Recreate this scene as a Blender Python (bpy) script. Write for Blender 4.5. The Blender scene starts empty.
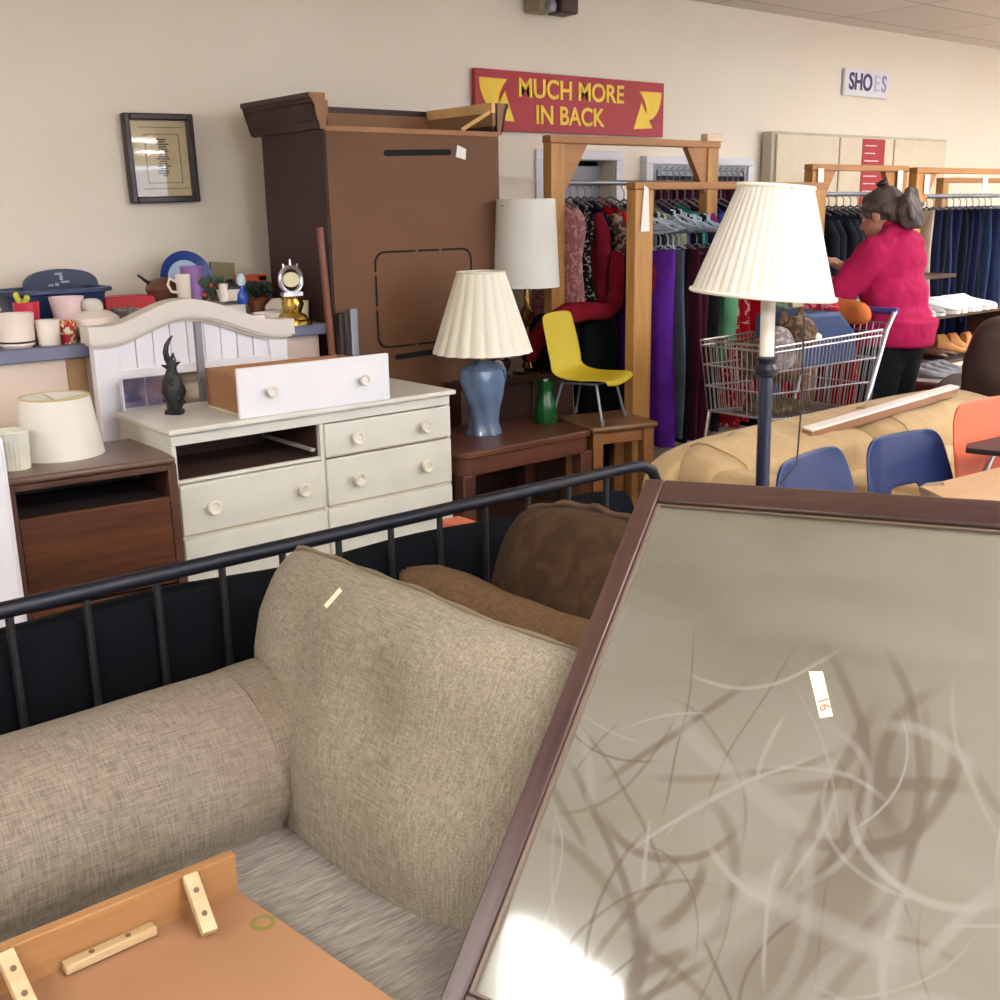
import bpy, bmesh, math, random
from mathutils import Vector, Matrix, noise
from math import sin, cos, pi, radians as R
random.seed(7)
SC = bpy.context.scene
COL = SC.collection
def lin(c):
    c /= 255.0
    return c/12.92 if c <= .04045 else ((c+.055)/1.055)**2.4
def rgb(t): return (lin(t[0]), lin(t[1]), lin(t[2]), 1)
# ---------------------------------------------------------------- materials
def nt(name):
    m = bpy.data.materials.new(name); m.use_nodes = True
    n = m.node_tree; b = n.nodes['Principled BSDF']
    return m, n, b
def mat(name, c, rough=.6, metal=0, var=.12, vs=6, bump=0, bs=60, stretch=(1,1,1), c2=None, coat=0, trans=0, emit=0, sheen=0, detail=4, spec=.5):
    m, n, b = nt(name)
    tc = n.nodes.new('ShaderNodeTexCoord'); mp = n.nodes.new('ShaderNodeMapping')
    mp.inputs['Scale'].default_value = stretch
    n.links.new(tc.outputs['Object'], mp.inputs['Vector'])
    no = n.nodes.new('ShaderNodeTexNoise'); no.inputs['Scale'].default_value = vs; no.inputs['Detail'].default_value = detail
    n.links.new(mp.outputs[0], no.inputs['Vector'])
    r = n.nodes.new('ShaderNodeValToRGB')
    r.color_ramp.elements[0].position = .3; r.color_ramp.elements[1].position = .7
    a = rgb(c)
    if c2 is None:
        lo = [x*(1-var) for x in a[:3]]+[1]; hi = [min(1, x*(1+var)) for x in a[:3]]+[1]
    else: lo = a; hi = rgb(c2)
    r.color_ramp.elements[0].color = lo; r.color_ramp.elements[1].color = hi
    n.links.new(no.outputs['Fac'], r.inputs[0]); n.links.new(r.outputs[0], b.inputs['Base Color'])
    b.inputs['Roughness'].default_value = rough; b.inputs['Metallic'].default_value = metal
    b.inputs['Coat Weight'].default_value = coat; b.inputs['Transmission Weight'].default_value = trans
    b.inputs['Specular IOR Level'].default_value = spec
    if sheen: b.inputs['Sheen Weight'].default_value = sheen
    if emit:
        b.inputs['Emission Color'].default_value = a; b.inputs['Emission Strength'].default_value = emit
    if bump:
        n2 = n.nodes.new('ShaderNodeTexNoise'); n2.inputs['Scale'].default_value = bs
        n.links.new(mp.outputs[0], n2.inputs['Vector'])
        bu = n.nodes.new('ShaderNodeBump'); bu.inputs['Strength'].default_value = bump; bu.inputs['Distance'].default_value = .01
        n.links.new(n2.outputs['Fac'], bu.inputs['Height']); n.links.new(bu.outputs[0], b.inputs['Normal'])
    return m
def wood(name, c1, c2, axis=0, scale=14, rough=.45, c3=None, thr=.5):
    """grain running along the axis"""
    m, n, b = nt(name)
    tc = n.nodes.new('ShaderNodeTexCoord'); mp = n.nodes.new('ShaderNodeMapping')
    s = [1, 1, 1]; s[axis] = .09
    mp.inputs['Scale'].default_value = s
    n.links.new(tc.outputs['Object'], mp.inputs['Vector'])
    no = n.nodes.new('ShaderNodeTexNoise'); no.inputs['Scale'].default_value = scale; no.inputs['Detail'].default_value = 6
    no.inputs['Distortion'].default_value = .8
    n.links.new(mp.outputs[0], no.inputs['Vector'])
    n2 = n.nodes.new('ShaderNodeTexNoise'); n2.inputs['Scale'].default_value = scale*9; n2.inputs['Detail'].default_value = 3
    n.links.new(mp.outputs[0], n2.inputs['Vector'])
    mx = n.nodes.new('ShaderNodeMath'); mx.operation = 'MULTIPLY_ADD'; mx.inputs[1].default_value = .35
    n.links.new(n2.outputs['Fac'], mx.inputs[0]); 
    m3 = n.nodes.new('ShaderNodeMath'); m3.operation = 'MULTIPLY'; m3.inputs[1].default_value = .68
    n.links.new(no.outputs['Fac'], m3.inputs[0]); n.links.new(m3.outputs[0], mx.inputs[2])
    r = n.nodes.new('ShaderNodeValToRGB'); e = r.color_ramp.elements
    e[0].position = .36; e[1].position = .66; e[0].color = rgb(c1); e[1].color = rgb(c2)
    n.links.new(mx.outputs[0], r.inputs[0]); n.links.new(r.outputs[0], b.inputs['Base Color'])
    b.inputs['Roughness'].default_value = rough
    bu = n.nodes.new('ShaderNodeBump'); bu.inputs['Strength'].default_value = .15; bu.inputs['Distance'].default_value = .004
    n.links.new(mx.outputs[0], bu.inputs['Height']); n.links.new(bu.outputs[0], b.inputs['Normal'])
    return m
def weave(name, c1, c2, c3, s=260, rough=.95, dirs=((.07, 1, 1), (1, .1, .1))):
    """coarse woven cloth: two crossed thread directions and soft stains"""
    m, n, b = nt(name)
    tc = n.nodes.new('ShaderNodeTexCoord')
    outs = []
    for st in dirs:
        mp = n.nodes.new('ShaderNodeMapping'); mp.inputs['Scale'].default_value = st
        mp.inputs['Rotation'].default_value = (0, 0, 0)
        n.links.new(tc.outputs['Object'], mp.inputs['Vector'])
        no = n.nodes.new('ShaderNodeTexNoise'); no.inputs['Scale'].default_value = s; no.inputs['Detail'].default_value = 3
        n.links.new(mp.outputs[0], no.inputs['Vector']); outs.append(no)
    ad = n.nodes.new('ShaderNodeMath'); ad.operation = 'ADD'
    n.links.new(outs[0].outputs['Fac'], ad.inputs[0]); n.links.new(outs[1].outputs['Fac'], ad.inputs[1])
    r = n.nodes.new('ShaderNodeValToRGB'); e = r.color_ramp.elements
    hf = n.nodes.new('ShaderNodeMath'); hf.operation = 'MULTIPLY'; hf.inputs[1].default_value = .5
    n.links.new(ad.outputs[0], hf.inputs[0])
    e[0].position = .36; e[1].position = .64; e[0].color = rgb(c1); e[1].color = rgb(c2)
    n.links.new(hf.outputs[0], r.inputs[0])
    st = n.nodes.new('ShaderNodeTexNoise'); st.inputs['Scale'].default_value = 2.6; st.inputs['Detail'].default_value = 5
    n.links.new(tc.outputs['Object'], st.inputs['Vector'])
    rr = n.nodes.new('ShaderNodeValToRGB'); rr.color_ramp.elements[0].position = .5; rr.color_ramp.elements[1].position = .78
    rr.color_ramp.elements[0].color = (0,0,0,1); rr.color_ramp.elements[1].color = (.55,.55,.55,1)
    n.links.new(st.outputs['Fac'], rr.inputs[0])
    mi = n.nodes.new('ShaderNodeMix'); mi.data_type = 'RGBA'
    n.links.new(rr.outputs[0], mi.inputs[0]); n.links.new(r.outputs[0], mi.inputs[6]); mi.inputs[7].default_value = rgb(c3)
    n.links.new(mi.outputs[2], b.inputs['Base Color'])
    b.inputs['Roughness'].default_value = rough; b.inputs['Specular IOR Level'].default_value = .15
    bu = n.nodes.new('ShaderNodeBump'); bu.inputs['Strength'].default_value = .12; bu.inputs['Distance'].default_value = .002
    n.links.new(hf.outputs[0], bu.inputs['Height']); n.links.new(bu.outputs[0], b.inputs['Normal'])
    return m
def pattern(name, c1, c2, scale=30, rough=.9, lo=.5, hi=.56, c3=None):
    """blotchy two or three colour print"""
    m, n, b = nt(name)
    tc = n.nodes.new('ShaderNodeTexCoord')
    no = n.nodes.new('ShaderNodeTexNoise'); no.inputs['Scale'].default_value = scale; no.inputs['Detail'].default_value = 1.5; no.inputs['Distortion'].default_value = 1.2
    n.links.new(tc.outputs['Object'], no.inputs['Vector'])
    r = n.nodes.new('ShaderNodeValToRGB'); e = r.color_ramp.elements
    e[0].position = lo; e[1].position = hi; e[0].color = rgb(c1); e[1].color = rgb(c2)
    if c3:
        q = e.new(min(.98, hi+.08)); q.color = rgb(c3)
    n.links.new(no.outputs['Fac'], r.inputs[0]); n.links.new(r.outputs[0], b.inputs['Base Color'])
    b.inputs['Roughness'].default_value = rough; b.inputs['Specular IOR Level'].default_value = .2
    return m
# ---------------------------------------------------------------- geometry helpers
def BM(): return bmesh.new()
def box(bm, c, s, rot=None):
    M_ = Matrix.Translation(c) @ (rot.to_4x4() if rot is not None else Matrix()) @ Matrix.Diagonal((s[0], s[1], s[2], 1))
    bmesh.ops.create_cube(bm, size=1, matrix=M_); return bm
def bb(bm, x0, x1, y0, y1, z0, z1): return box(bm, ((x0+x1)/2, (y0+y1)/2, (z0+z1)/2), (abs(x1-x0), abs(y1-y0), abs(z1-z0)))
def frame_to(d):
    d = Vector(d).normalized(); return d.to_track_quat('Z', 'Y').to_matrix()
def cyl(bm, p0, p1, r0, r1=None, n=12, caps=True):
    p0 = Vector(p0); p1 = Vector(p1); r1 = r0 if r1 is None else r1
    q = frame_to(p1-p0)
    M_ = Matrix.Translation((p0+p1)/2) @ q.to_4x4()
    bmesh.ops.create_cone(bm, cap_ends=caps, segments=n, radius1=r0, radius2=r1, depth=(p1-p0).length, matrix=M_); return bm
def tube(bm, pts, r, n=8, closed=False):
    pts = [Vector(p) for p in pts]; rings = []; N = len(pts)
    up = None
    for i, p in enumerate(pts):
        if closed: d = pts[(i+1) % N]-pts[i-1]
        else: d = pts[min(i+1, N-1)]-pts[max(i-1, 0)]
        d.normalize()
        if up is None: up = d.orthogonal().normalized()
        up = (up-d*up.dot(d)).normalized(); sd = d.cross(up)
        rr = r[i] if isinstance(r, (list, tuple)) else r
        rings.append([bm.verts.new(p+(up*cos(2*pi*k/n)+sd*sin(2*pi*k/n))*rr) for k in range(n)])
    for i in range(N if closed else N-1):
        a = rings[i]; b = rings[(i+1) % N]
        for k in range(n): bm.faces.new((a[k], a[(k+1) % n], b[(k+1) % n], b[k]))
    if not closed:
        bm.faces.new(rings[0][::-1]); bm.faces.new(rings[-1])
    return bm
def lathe(bm, prof, c=(0,0,0), n=32, fn=None, caps=(True, True), axis=None):
    """prof: (radius, z) list; fn(theta, radius, z) -> radius"""
    c = Vector(c); rings = []
    A = axis if axis is not None else Matrix.Identity(3)
    for (r, z) in prof:
        rings.append([bm.verts.new(c+A@Vector(((fn(2*pi*k/n, r, z) if fn else r)*cos(2*pi*k/n), (fn(2*pi*k/n, r, z) if fn else r)*sin(2*pi*k/n), z))) for k in range(n)])
    for a, b in zip(rings, rings[1:]):
        for k in range(n): bm.faces.new((a[k], a[(k+1) % n], b[(k+1) % n], b[k]))
    if caps[0]: bm.faces.new(rings[0][::-1])
    if caps[1]: bm.faces.new(rings[-1])
    return bm
def prism(bm, poly, d, o=(0,0,0), u=(1,0,0), v=(0,0,1)):
    """extrude a 2d outline (in axes u, v from o) by vector d"""
    o, u, v, d = Vector(o), Vector(u), Vector(v), Vector(d)
    a = [bm.verts.new(o+u*p[0]+v*p[1]) for p in poly]; b = [bm.verts.new(q.co+d) for q in a]
    n = len(a)
    bm.faces.new(a[::-1]); bm.faces.new(b)
    for i in range(n): bm.faces.new((a[i], a[(i+1) % n], b[(i+1) % n], b[i]))
    return bm
def loft(bm, rings, caps=True):
    vr = [[bm.verts.new(p) for p in r] for r in rings]; n = len(vr[0])
    for a, b in zip(vr, vr[1:]):
        for k in range(n): bm.faces.new((a[k], a[(k+1) % n], b[(k+1) % n], b[k]))
    if caps: bm.faces.new(vr[0][::-1]); bm.faces.new(vr[-1])
    return bm
def puff(bm, c, s, p=4, n=12, rot=None, nz=0, nf=3, seed=0):
    """soft block: superellipsoid with gentle lumps"""
    t = bmesh.new(); bmesh.ops.create_cube(t, size=2)
    bmesh.ops.subdivide_edges(t, edges=t.edges, cuts=n, use_grid_fill=True)
    c = Vector(c); rot = rot or Matrix.Identity(3); mp = {}
    for v in t.verts:
        q = v.co; l = (abs(q.x)**p+abs(q.y)**p+abs(q.z)**p)**(1/p)
        w = Vector((q.x/l*s[0]/2, q.y/l*s[1]/2, q.z/l*s[2]/2))
        if nz: w += w.normalized()*nz*noise.noise(w*nf+Vector((seed, seed*2, 0)))
        mp[v] = bm.verts.new(c+rot@w)
    for f in t.faces: bm.faces.new([mp[v] for v in f.verts])
    t.free(); return bm
def ball(bm, c, s, n=2, rot=None):
    s = (s, s, s) if isinstance(s, (int, float)) else s
    M_ = Matrix.Translation(c) @ (rot.to_4x4() if rot is not None else Matrix()) @ Matrix.Diagonal((*s, 1))
    bmesh.ops.create_icosphere(bm, subdivisions=n, radius=1, matrix=M_); return bm
def caps(bm, p0, r0, p1, r1, n=12):
    cyl(bm, p0, p1, r0, r1, n); ball(bm, p0, r0); ball(bm, p1, r1); return bm
# ---------------------------------------------------------------- object helpers
def mk(name, bm, m, smooth=True, bevel=0, seg=2, sub=0, angle=35):
    bmesh.ops.recalc_face_normals(bm, faces=bm.faces)
    me = bpy.data.meshes.new(name); bm.to_mesh(me); bm.free()
    o = bpy.data.objects.new(name, me); COL.objects.link(o)
    for mm in (m if isinstance(m, (list, tuple)) else [m]): me.materials.append(mm)
    if smooth:
        me.polygons.foreach_set('use_smooth', [True]*len(me.polygons))
        if hasattr(me, 'set_sharp_from_angle'): me.set_sharp_from_angle(angle=R(angle))
    if bevel:
        b = o.modifiers.new('Bevel', 'BEVEL'); b.width = bevel; b.segments = seg; b.limit_method = 'ANGLE'; b.angle_limit = R(40); b.harden_normals = False
    if sub:
        s = o.modifiers.new('Sub', 'SUBSURF'); s.levels = sub; s.render_levels = sub
    return o
MAT = {}
def thing(name, label, cat, loc=(0,0,0), rz=0, group=None, rot=None):
    o = bpy.data.objects.new(name, None); COL.objects.link(o); o.empty_display_size = .1
    o.location = loc
    if rot is not None: o.rotation_euler = rot.to_euler()
    else: o.rotation_euler = (0, 0, rz)
    o['label'] = label; o['category'] = cat
    if group: o['group'] = group
    MAT[o.name] = Matrix.Translation(loc) @ (rot.to_4x4() if rot is not None else Matrix.Rotation(rz, 4, 'Z'))
    return o
def part(name, bm, m, parent, label=None, world=False, **k):
    """part of a thing; world=True when its mesh was drawn in world coordinates"""
    if world:
        p = parent
        while p.parent: p = p.parent
        bmesh.ops.transform(bm, matrix=MAT[p.name].inverted(), verts=bm.verts)
    o = mk(name, bm, m, **k); o.parent = parent
    if label: o['label'] = label
    return o
def solo(name, bm, m, label, cat, group=None, **k):
    """thing of a single mesh, origin moved to the middle of its base"""
    xs = [v.co.x for v in bm.verts]; ys = [v.co.y for v in bm.verts]; zs = [v.co.z for v in bm.verts]
    c = Vector(((min(xs)+max(xs))/2, (min(ys)+max(ys))/2, min(zs)))
    bmesh.ops.translate(bm, vec=-c, verts=bm.verts)
    o = mk(name, bm, m, **k); o.location = c
    o['label'] = label; o['category'] = cat
    if group: o['group'] = group
    MAT[o.name] = Matrix.Translation(c)
    return o
def struct(name, bm, m, **k):
    o = mk(name, bm, m, **k); o['kind'] = 'structure'; return o
def dup(root, loc, rz=None, label=None, group=None, scale=None):
    r = root.copy(); COL.objects.link(r); r.location = loc
    if rz is not None: r.rotation_euler = (0, 0, rz)
    if label: r['label'] = label
    if group: r['group'] = group
    if scale: r.scale = scale
    for ch in list(root.children):
        c = ch.copy(); COL.objects.link(c); c.parent = r
        for g in list(ch.children):
            d = g.copy(); COL.objects.link(d); d.parent = c
    return r
def text_bm(s, size, bold=.0, ext=.002, align='CENTER'):
    cu = bpy.data.curves.new('lettering', 'FONT'); cu.body = s; cu.size = size; cu.extrude = ext; cu.offset = bold
    cu.align_x = align; cu.align_y = 'CENTER'
    o = bpy.data.objects.new('lettering', cu); COL.objects.link(o)
    dg = bpy.context.evaluated_depsgraph_get(); dg.update()
    me = bpy.data.meshes.new_from_object(o.evaluated_get(dg))
    bm = BM(); bm.from_mesh(me); bpy.data.objects.remove(o); bpy.data.curves.remove(cu); bpy.data.meshes.remove(me)
    return bm
def letters(bm, m, parent, label=None):
    """each letter of the lettering becomes a part of its own"""
    bmesh.ops.remove_doubles(bm, verts=bm.verts, dist=1e-5)
    left = set(bm.verts)
    while left:
        st = [left.pop()]; isl = set(st)
        while st:
            v = st.pop()
            for e in v.link_edges:
                q = e.other_vert(v)
                if q not in isl: isl.add(q); left.discard(q); st.append(q)
        nb = BM(); mp = {v: nb.verts.new(v.co) for v in isl}
        for f in {f for v in isl for f in v.link_faces}:
            try: nb.faces.new([mp[v] for v in f.verts])
            except ValueError: pass
        part('letter', nb, m, parent, world=True, smooth=False, label=label)
    bm.free()
def wall_text(bm, c, sx=1, sz=1):
    """turn flat lettering to stand on a wall facing -Y at c"""
    bmesh.ops.transform(bm, matrix=Matrix.Translation(c) @ Matrix.Rotation(pi/2, 4, 'X') @ Matrix.Diagonal((sx, sz, 1, 1)), verts=bm.verts)
    return bm
# ---------------------------------------------------------------- camera
cam = bpy.data.cameras.new('camera'); co = bpy.data.objects.new('camera', cam); COL.objects.link(co)
ya, pi_, ro = R(50.3), R(14.8), R(1.0)
fw = Vector((cos(pi_)*cos(ya), cos(pi_)*sin(ya), -sin(pi_))); rt = Vector((sin(ya), -cos(ya), 0)); dn = fw.cross(rt)
r2 = cos(ro)*rt+sin(ro)*dn; d2 = -sin(ro)*rt+cos(ro)*dn
mw = Matrix.Identity(4)
for i in range(3): mw[i][0] = r2[i]; mw[i][1] = -d2[i]; mw[i][2] = -fw[i]
mw.translation = (0, 0, 1.55); co.matrix_world = mw
cam.sensor_width = 36; cam.lens = 1100/1000*36; cam.clip_start = .05
SC.camera = co
SC.view_settings.view_transform = 'Standard'; SC.view_settings.look = 'None'; SC.view_settings.gamma = 1
SC.view_settings.use_curve_mapping = False; SC.view_settings.exposure = 0.97
# ---------------------------------------------------------------- shared materials
m_white = mat('white_paint', (226,222,212), .45, var=.03)
m_cream = mat('cream_paint', (214,213,203), .45, var=.04, vs=9)
m_creamedge = mat('worn_cream_edge', (196,178,134), .6)
m_head = mat('offwhite_head', (214,206,198), .5, var=.03)
m_knob = mat('cream_knob', (226,220,206), .35)
m_black = mat('black_plastic', (22,22,24), .4)
m_blackmetal = mat('black_metal', (20,22,34), .45, metal=.3)
m_blackcloth = mat('black_cloth', (17,17,20), .95, spec=.1, bump=.3, bs=200)
m_chrome = mat('chrome', (222,222,228), .28, metal=1, var=.03)
m_steel = mat('grey_steel', (135,140,150), .4, metal=.7)
m_brass = mat('brass', (205,160,70), .22, metal=1)
m_gold = mat('polished_gold', (240,204,110), .22, metal=1, var=.25, vs=30)
m_pine = wood('pine_wood', (160,112,58), (198,150,86), axis=2, scale=9)
m_pinex = wood('pine_beam', (148,98,54), (176,124,72), axis=0, scale=9)
m_oak = wood('oak_wood', (120,76,42), (150,100,58), axis=0, scale=12)
m_dark = wood('dark_mahogany', (44,21,20), (56,28,26), axis=2, scale=6, rough=.5)
m_dkwood = wood('brown_walnut', (56,34,24), (84,52,36), axis=0, scale=10)
m_hard = mat('brown_hardboard', (98,64,36), .65, c2=(110,73,43), vs=2.5, bump=.1, bs=150)
m_paper = mat('white_card', (236,234,228), .7, var=.02)
m_leather = mat('brown_leather', (62,45,40), .55, var=.15, bump=.5, bs=11)
m_skin = mat('skin', (192,140,122), .55, var=.06, vs=12)
m_glassclear = mat('clear_glass', (225,232,235), .05, trans=.9, var=.01)
# ================================================================ THE ROOM
X0, X1, Y0, Y1, ZC = -5.0, 15.0, -14.0, 5.0, 2.81
m_wall = mat('cream_wall_paint', (236,226,208), .85, c2=(240,231,215), vs=1.2, bump=.12, bs=70)
def tile_mat():
    m, n, b = nt('ceiling_tile'); tc = n.nodes.new('ShaderNodeTexCoord')
    br = n.nodes.new('ShaderNodeTexBrick'); br.offset = 0; br.inputs['Scale'].default_value = 1
    br.inputs['Brick Width'].default_value = 1.2; br.inputs['Row Height'].default_value = .6; br.inputs['Mortar Size'].default_value = .009
    br.inputs['Color1'].default_value = rgb((222,212,204)); br.inputs['Color2'].default_value = rgb((216,206,198)); br.inputs['Mortar'].default_value = rgb((176,166,160))
    n.links.new(tc.outputs['Object'], br.inputs['Vector']); n.links.new(br.outputs['Color'], b.inputs['Base Color'])
    b.inputs['Roughness'].default_value = .95
    return m
def floor_mat():
    m, n, b = nt('vinyl_floor'); tc = n.nodes.new('ShaderNodeTexCoord')
    br = n.nodes.new('ShaderNodeTexBrick'); br.offset = 0; br.inputs['Scale'].default_value = 1
    br.inputs['Brick Width'].default_value = .3; br.inputs['Row Height'].default_value = .3; br.inputs['Mortar Size'].default_value = .001
    br.inputs['Color1'].default_value = rgb((172,162,150)); br.inputs['Color2'].default_value = rgb((164,154,142)); br.inputs['Mortar'].default_value = rgb((80,72,66))
    n.links.new(tc.outputs['Object'], br.inputs['Vector']); n.links.new(br.outputs['Color'], b.inputs['Base Color'])
    b.inputs['Roughness'].default_value = .5
    return m
struct('floor', bb(BM(), X0, X1, Y0, Y1, -.1, 0), floor_mat(), smooth=False)
struct('ceiling', bb(BM(), X0, X1, Y0, Y1, ZC, ZC+.1), tile_mat(), smooth=False)
# far wall with a doorway (4.51..5.12, up to 1.83)
b = BM(); bb(b, X0, 4.51, Y1, Y1+.15, 0, ZC); bb(b, 5.12, X1, Y1, Y1+.15, 0, ZC); bb(b, 4.51, 5.12, Y1, Y1+.15, 1.83, ZC)
struct('wall_back', b, m_wall, smooth=False)
struct('wall_left', bb(BM(), X0-.15, X0, Y0, Y1, 0, ZC), m_wall, smooth=False)
struct('wall_right', bb(BM(), X1, X1+.15, Y0, Y1, 0, ZC), m_wall, smooth=False)
b = BM(); bb(b, X0, X1, Y0-.15, Y0, 0, .5); bb(b, X0, X1, Y0-.15, Y0, 2.6, ZC); bb(b, X0, -3, Y0-.15, Y0, .5, 2.6); bb(b, 14, X1, Y0-.15, Y0, .5, 2.6)
struct('wall_front', b, m_wall, smooth=False)
b = BM()
for i in range(9):
    x = -3+17*i/8; bb(b, x-.03, x+.03, Y0-.1, Y0-.03, .5, 2.6)
bb(b, -3, 14, Y0-.1, Y0-.03, .5, .56); bb(b, -3, 14, Y0-.1, Y0-.03, 2.54, 2.6)
struct('window_1', b, m_steel, smooth=False)
# dark room seen through the doorway and the doorway's white trim
m_dim = mat('grey_back_room', (120,122,128), .9)
b = BM(); bb(b, 4.2, 5.5, 6.2, 6.3, 0, 2.4); bb(b, 4.1, 4.2, 5.15, 6.3, 0, 2.4); bb(b, 5.5, 5.6, 5.15, 6.3, 0, 2.4); bb(b, 4.1, 5.6, 5.15, 6.3, 2.4, 2.5); bb(b, 4.1, 5.6, 5.15, 6.3, -.1, 0)
struct('wall_backroom', b, m_dim, smooth=False)
m_trim = mat('white_trim', (224,224,232), .5, var=.02)
b = BM(); bb(b, 4.455, 4.509, Y1-.02, Y1-.001, 0, 1.83); bb(b, 5.121, 5.18, Y1-.02, Y1-.001, 0, 1.83); bb(b, 4.455, 5.18, Y1-.021, Y1-.001, 1.8305, 1.885)
struct('trim_1', b, m_trim, bevel=.004)
b = BM(); bb(b, 4.62, 5.10, Y1+.1, Y1+.14, .02, 1.80); struct('door_1', b, mat('grey_door', (150,152,160), .6), bevel=.004)
b = BM(); bb(b, X0, 4.45, Y1-.015, Y1, 0, .1); bb(b, 5.19, X1, Y1-.015, Y1, 0, .1); struct('baseboard_back', b, mat('brown_baseboard', (90,72,60), .6), smooth=False)
# second framed opening: a wall case with dark clothes hung in it
t = thing('wall_case', 'grey and white framed case on the far wall above the shirts, dark inside', 'frame', (5.89, Y1, .9))
b = BM()
for s in ((5.35, 5.41, .951, 1.809), (6.37, 6.43, .951, 1.809)): bb(b, s[0], s[1], Y1-.06, Y1, s[2], s[3])
bb(b, 5.35, 6.43, Y1-.06, Y1, 1.81, 1.86); bb(b, 5.35, 6.43, Y1-.06, Y1, .9, .95)
part('frame', b, m_trim, t, world=True, bevel=.004)
b = BM(); bb(b, 5.46, 6.32, Y1-.05, Y1-.021, 1.74, 1.772); bb(b, 5.411, 5.449, Y1-.05, Y1-.021, .951, 1.774); bb(b, 6.331, 6.369, Y1-.05, Y1-.021, .951, 1.774); bb(b, 5.411, 6.369, Y1-.05, Y1-.021, 1.776, 1.809)
part('inner_frame', b, m_steel, t, world=True)
part('back_board', bb(BM(), 5.41, 6.37, Y1-.02, Y1, .95, 1.8), mat('charcoal_board', (44,42,48), .8), t, world=True)
# beige wall cabinet row (panelled)
m_panel = mat('beige_panel', (222,208,182), .6, var=.03)
t = thing('wall_cabinet', 'long beige panelled wall cabinet under the lettered card, red notice on it', 'cabinet', (7.7, 4.85, 1.0))
part('body', bb(BM(), 6.56, 8.9, 4.90, 4.98, 1.0, 2.04), mat('beige_cabinet_side', (196,186,166), .6), t, world=True, bevel=.006)
for a, c in ((6.6, 7.34), (7.36, 8.07), (8.09, 8.86)):
    part('door', bb(BM(), a, c, 4.88, 4.899, 1.02, 2.02), m_panel, t, world=True, bevel=.004)
t = thing('notice', 'tall red notice with small white print on the beige wall cabinet', 'notice', (7.79, 4.877, 1.35))
part('sheet', bb(BM(), 7.64, 7.94, 4.874, 4.879, 1.35, 2.015), mat('red_notice', (176,52,60), .6), t, world=True)
b = BM()
for k in range(9):
    z = 1.97-k*.055; bb(b, 7.67, 7.67+.12+.1*random.random(), 4.872, 4.874, z-.007, z)
part('print_lines', b, m_paper, t, world=True)
# ceiling lights
m_tube = nt('fluorescent'); m_lit, n_, b_ = m_tube; b_.inputs['Base Color'].default_value = (1,1,1,1); b_.inputs['Emission Color'].default_value = (1.0,.975,.95,1); b_.inputs['Emission Strength'].default_value = 24
def troffer():
    t = thing('troffer_light', 'recessed fluorescent ceiling light', 'ceiling light', (0,0,0), group='recessed fluorescent ceiling lights')
    b = BM()
    for s in ((-.61,.61,-.31,-.28), (-.61,.61,.28,.31), (-.61,-.58,-.28,.28), (.58,.61,-.28,.28)): bb(b, s[0], s[1], s[2], s[3], -.02, .0)
    part('frame', b, m_white, t)
    part('diffuser', bb(BM(), -.58, .58, -.28, .28, -.012, -.002), m_lit, t, smooth=False)
    return t
t0 = troffer(); first = True
for x, y in [(-2.18, 2.5), (1.3, -.4), (-1.9,-.4), (4.6, -.4), (8.0, -.4), (11.3,-.4), (7.6, 2.3), (11.3, 2.3),
             (-1.9,-3.4), (1.3,-3.4), (4.6,-3.4), (8.0,-3.4), (11.3,-3.4), (4.6,-6.3), (8.0,-6.3), (-1.9,-6.3), (1.3,-6.3), (4.9,-9.1), (8.05,-9.1), (11.3,-9.1), (1.3,-9.1), (9.85,-12.5), (5,-12.5)]:
    if first: t0.location = (x, y, ZC); first = False
    else: dup(t0, (x, y, ZC))
# daylight through the shop front and the door side
W = bpy.data.worlds.new('daylight'); SC.world = W; W.use_nodes = True
W.node_tree.nodes['Background'].inputs[0].default_value = (.62,.76,1,1); W.node_tree.nodes['Background'].inputs[1].default_value = 2.0
def area(name, loc, rot, sx, sy, e, c):
    l = bpy.data.lights.new(name, 'AREA'); l.shape = 'RECTANGLE'; l.size = sx; l.size_y = sy; l.energy = e; l.color = c
    o = bpy.data.objects.new(name, l); COL.objects.link(o); o.location = loc; o.rotation_euler = rot; return o
area('shopfront_daylight', (5.5, Y0-.02, 1.55), (R(-90), 0, 0), 16.5, 2.0, 17000, (.78,.88,1))
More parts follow.
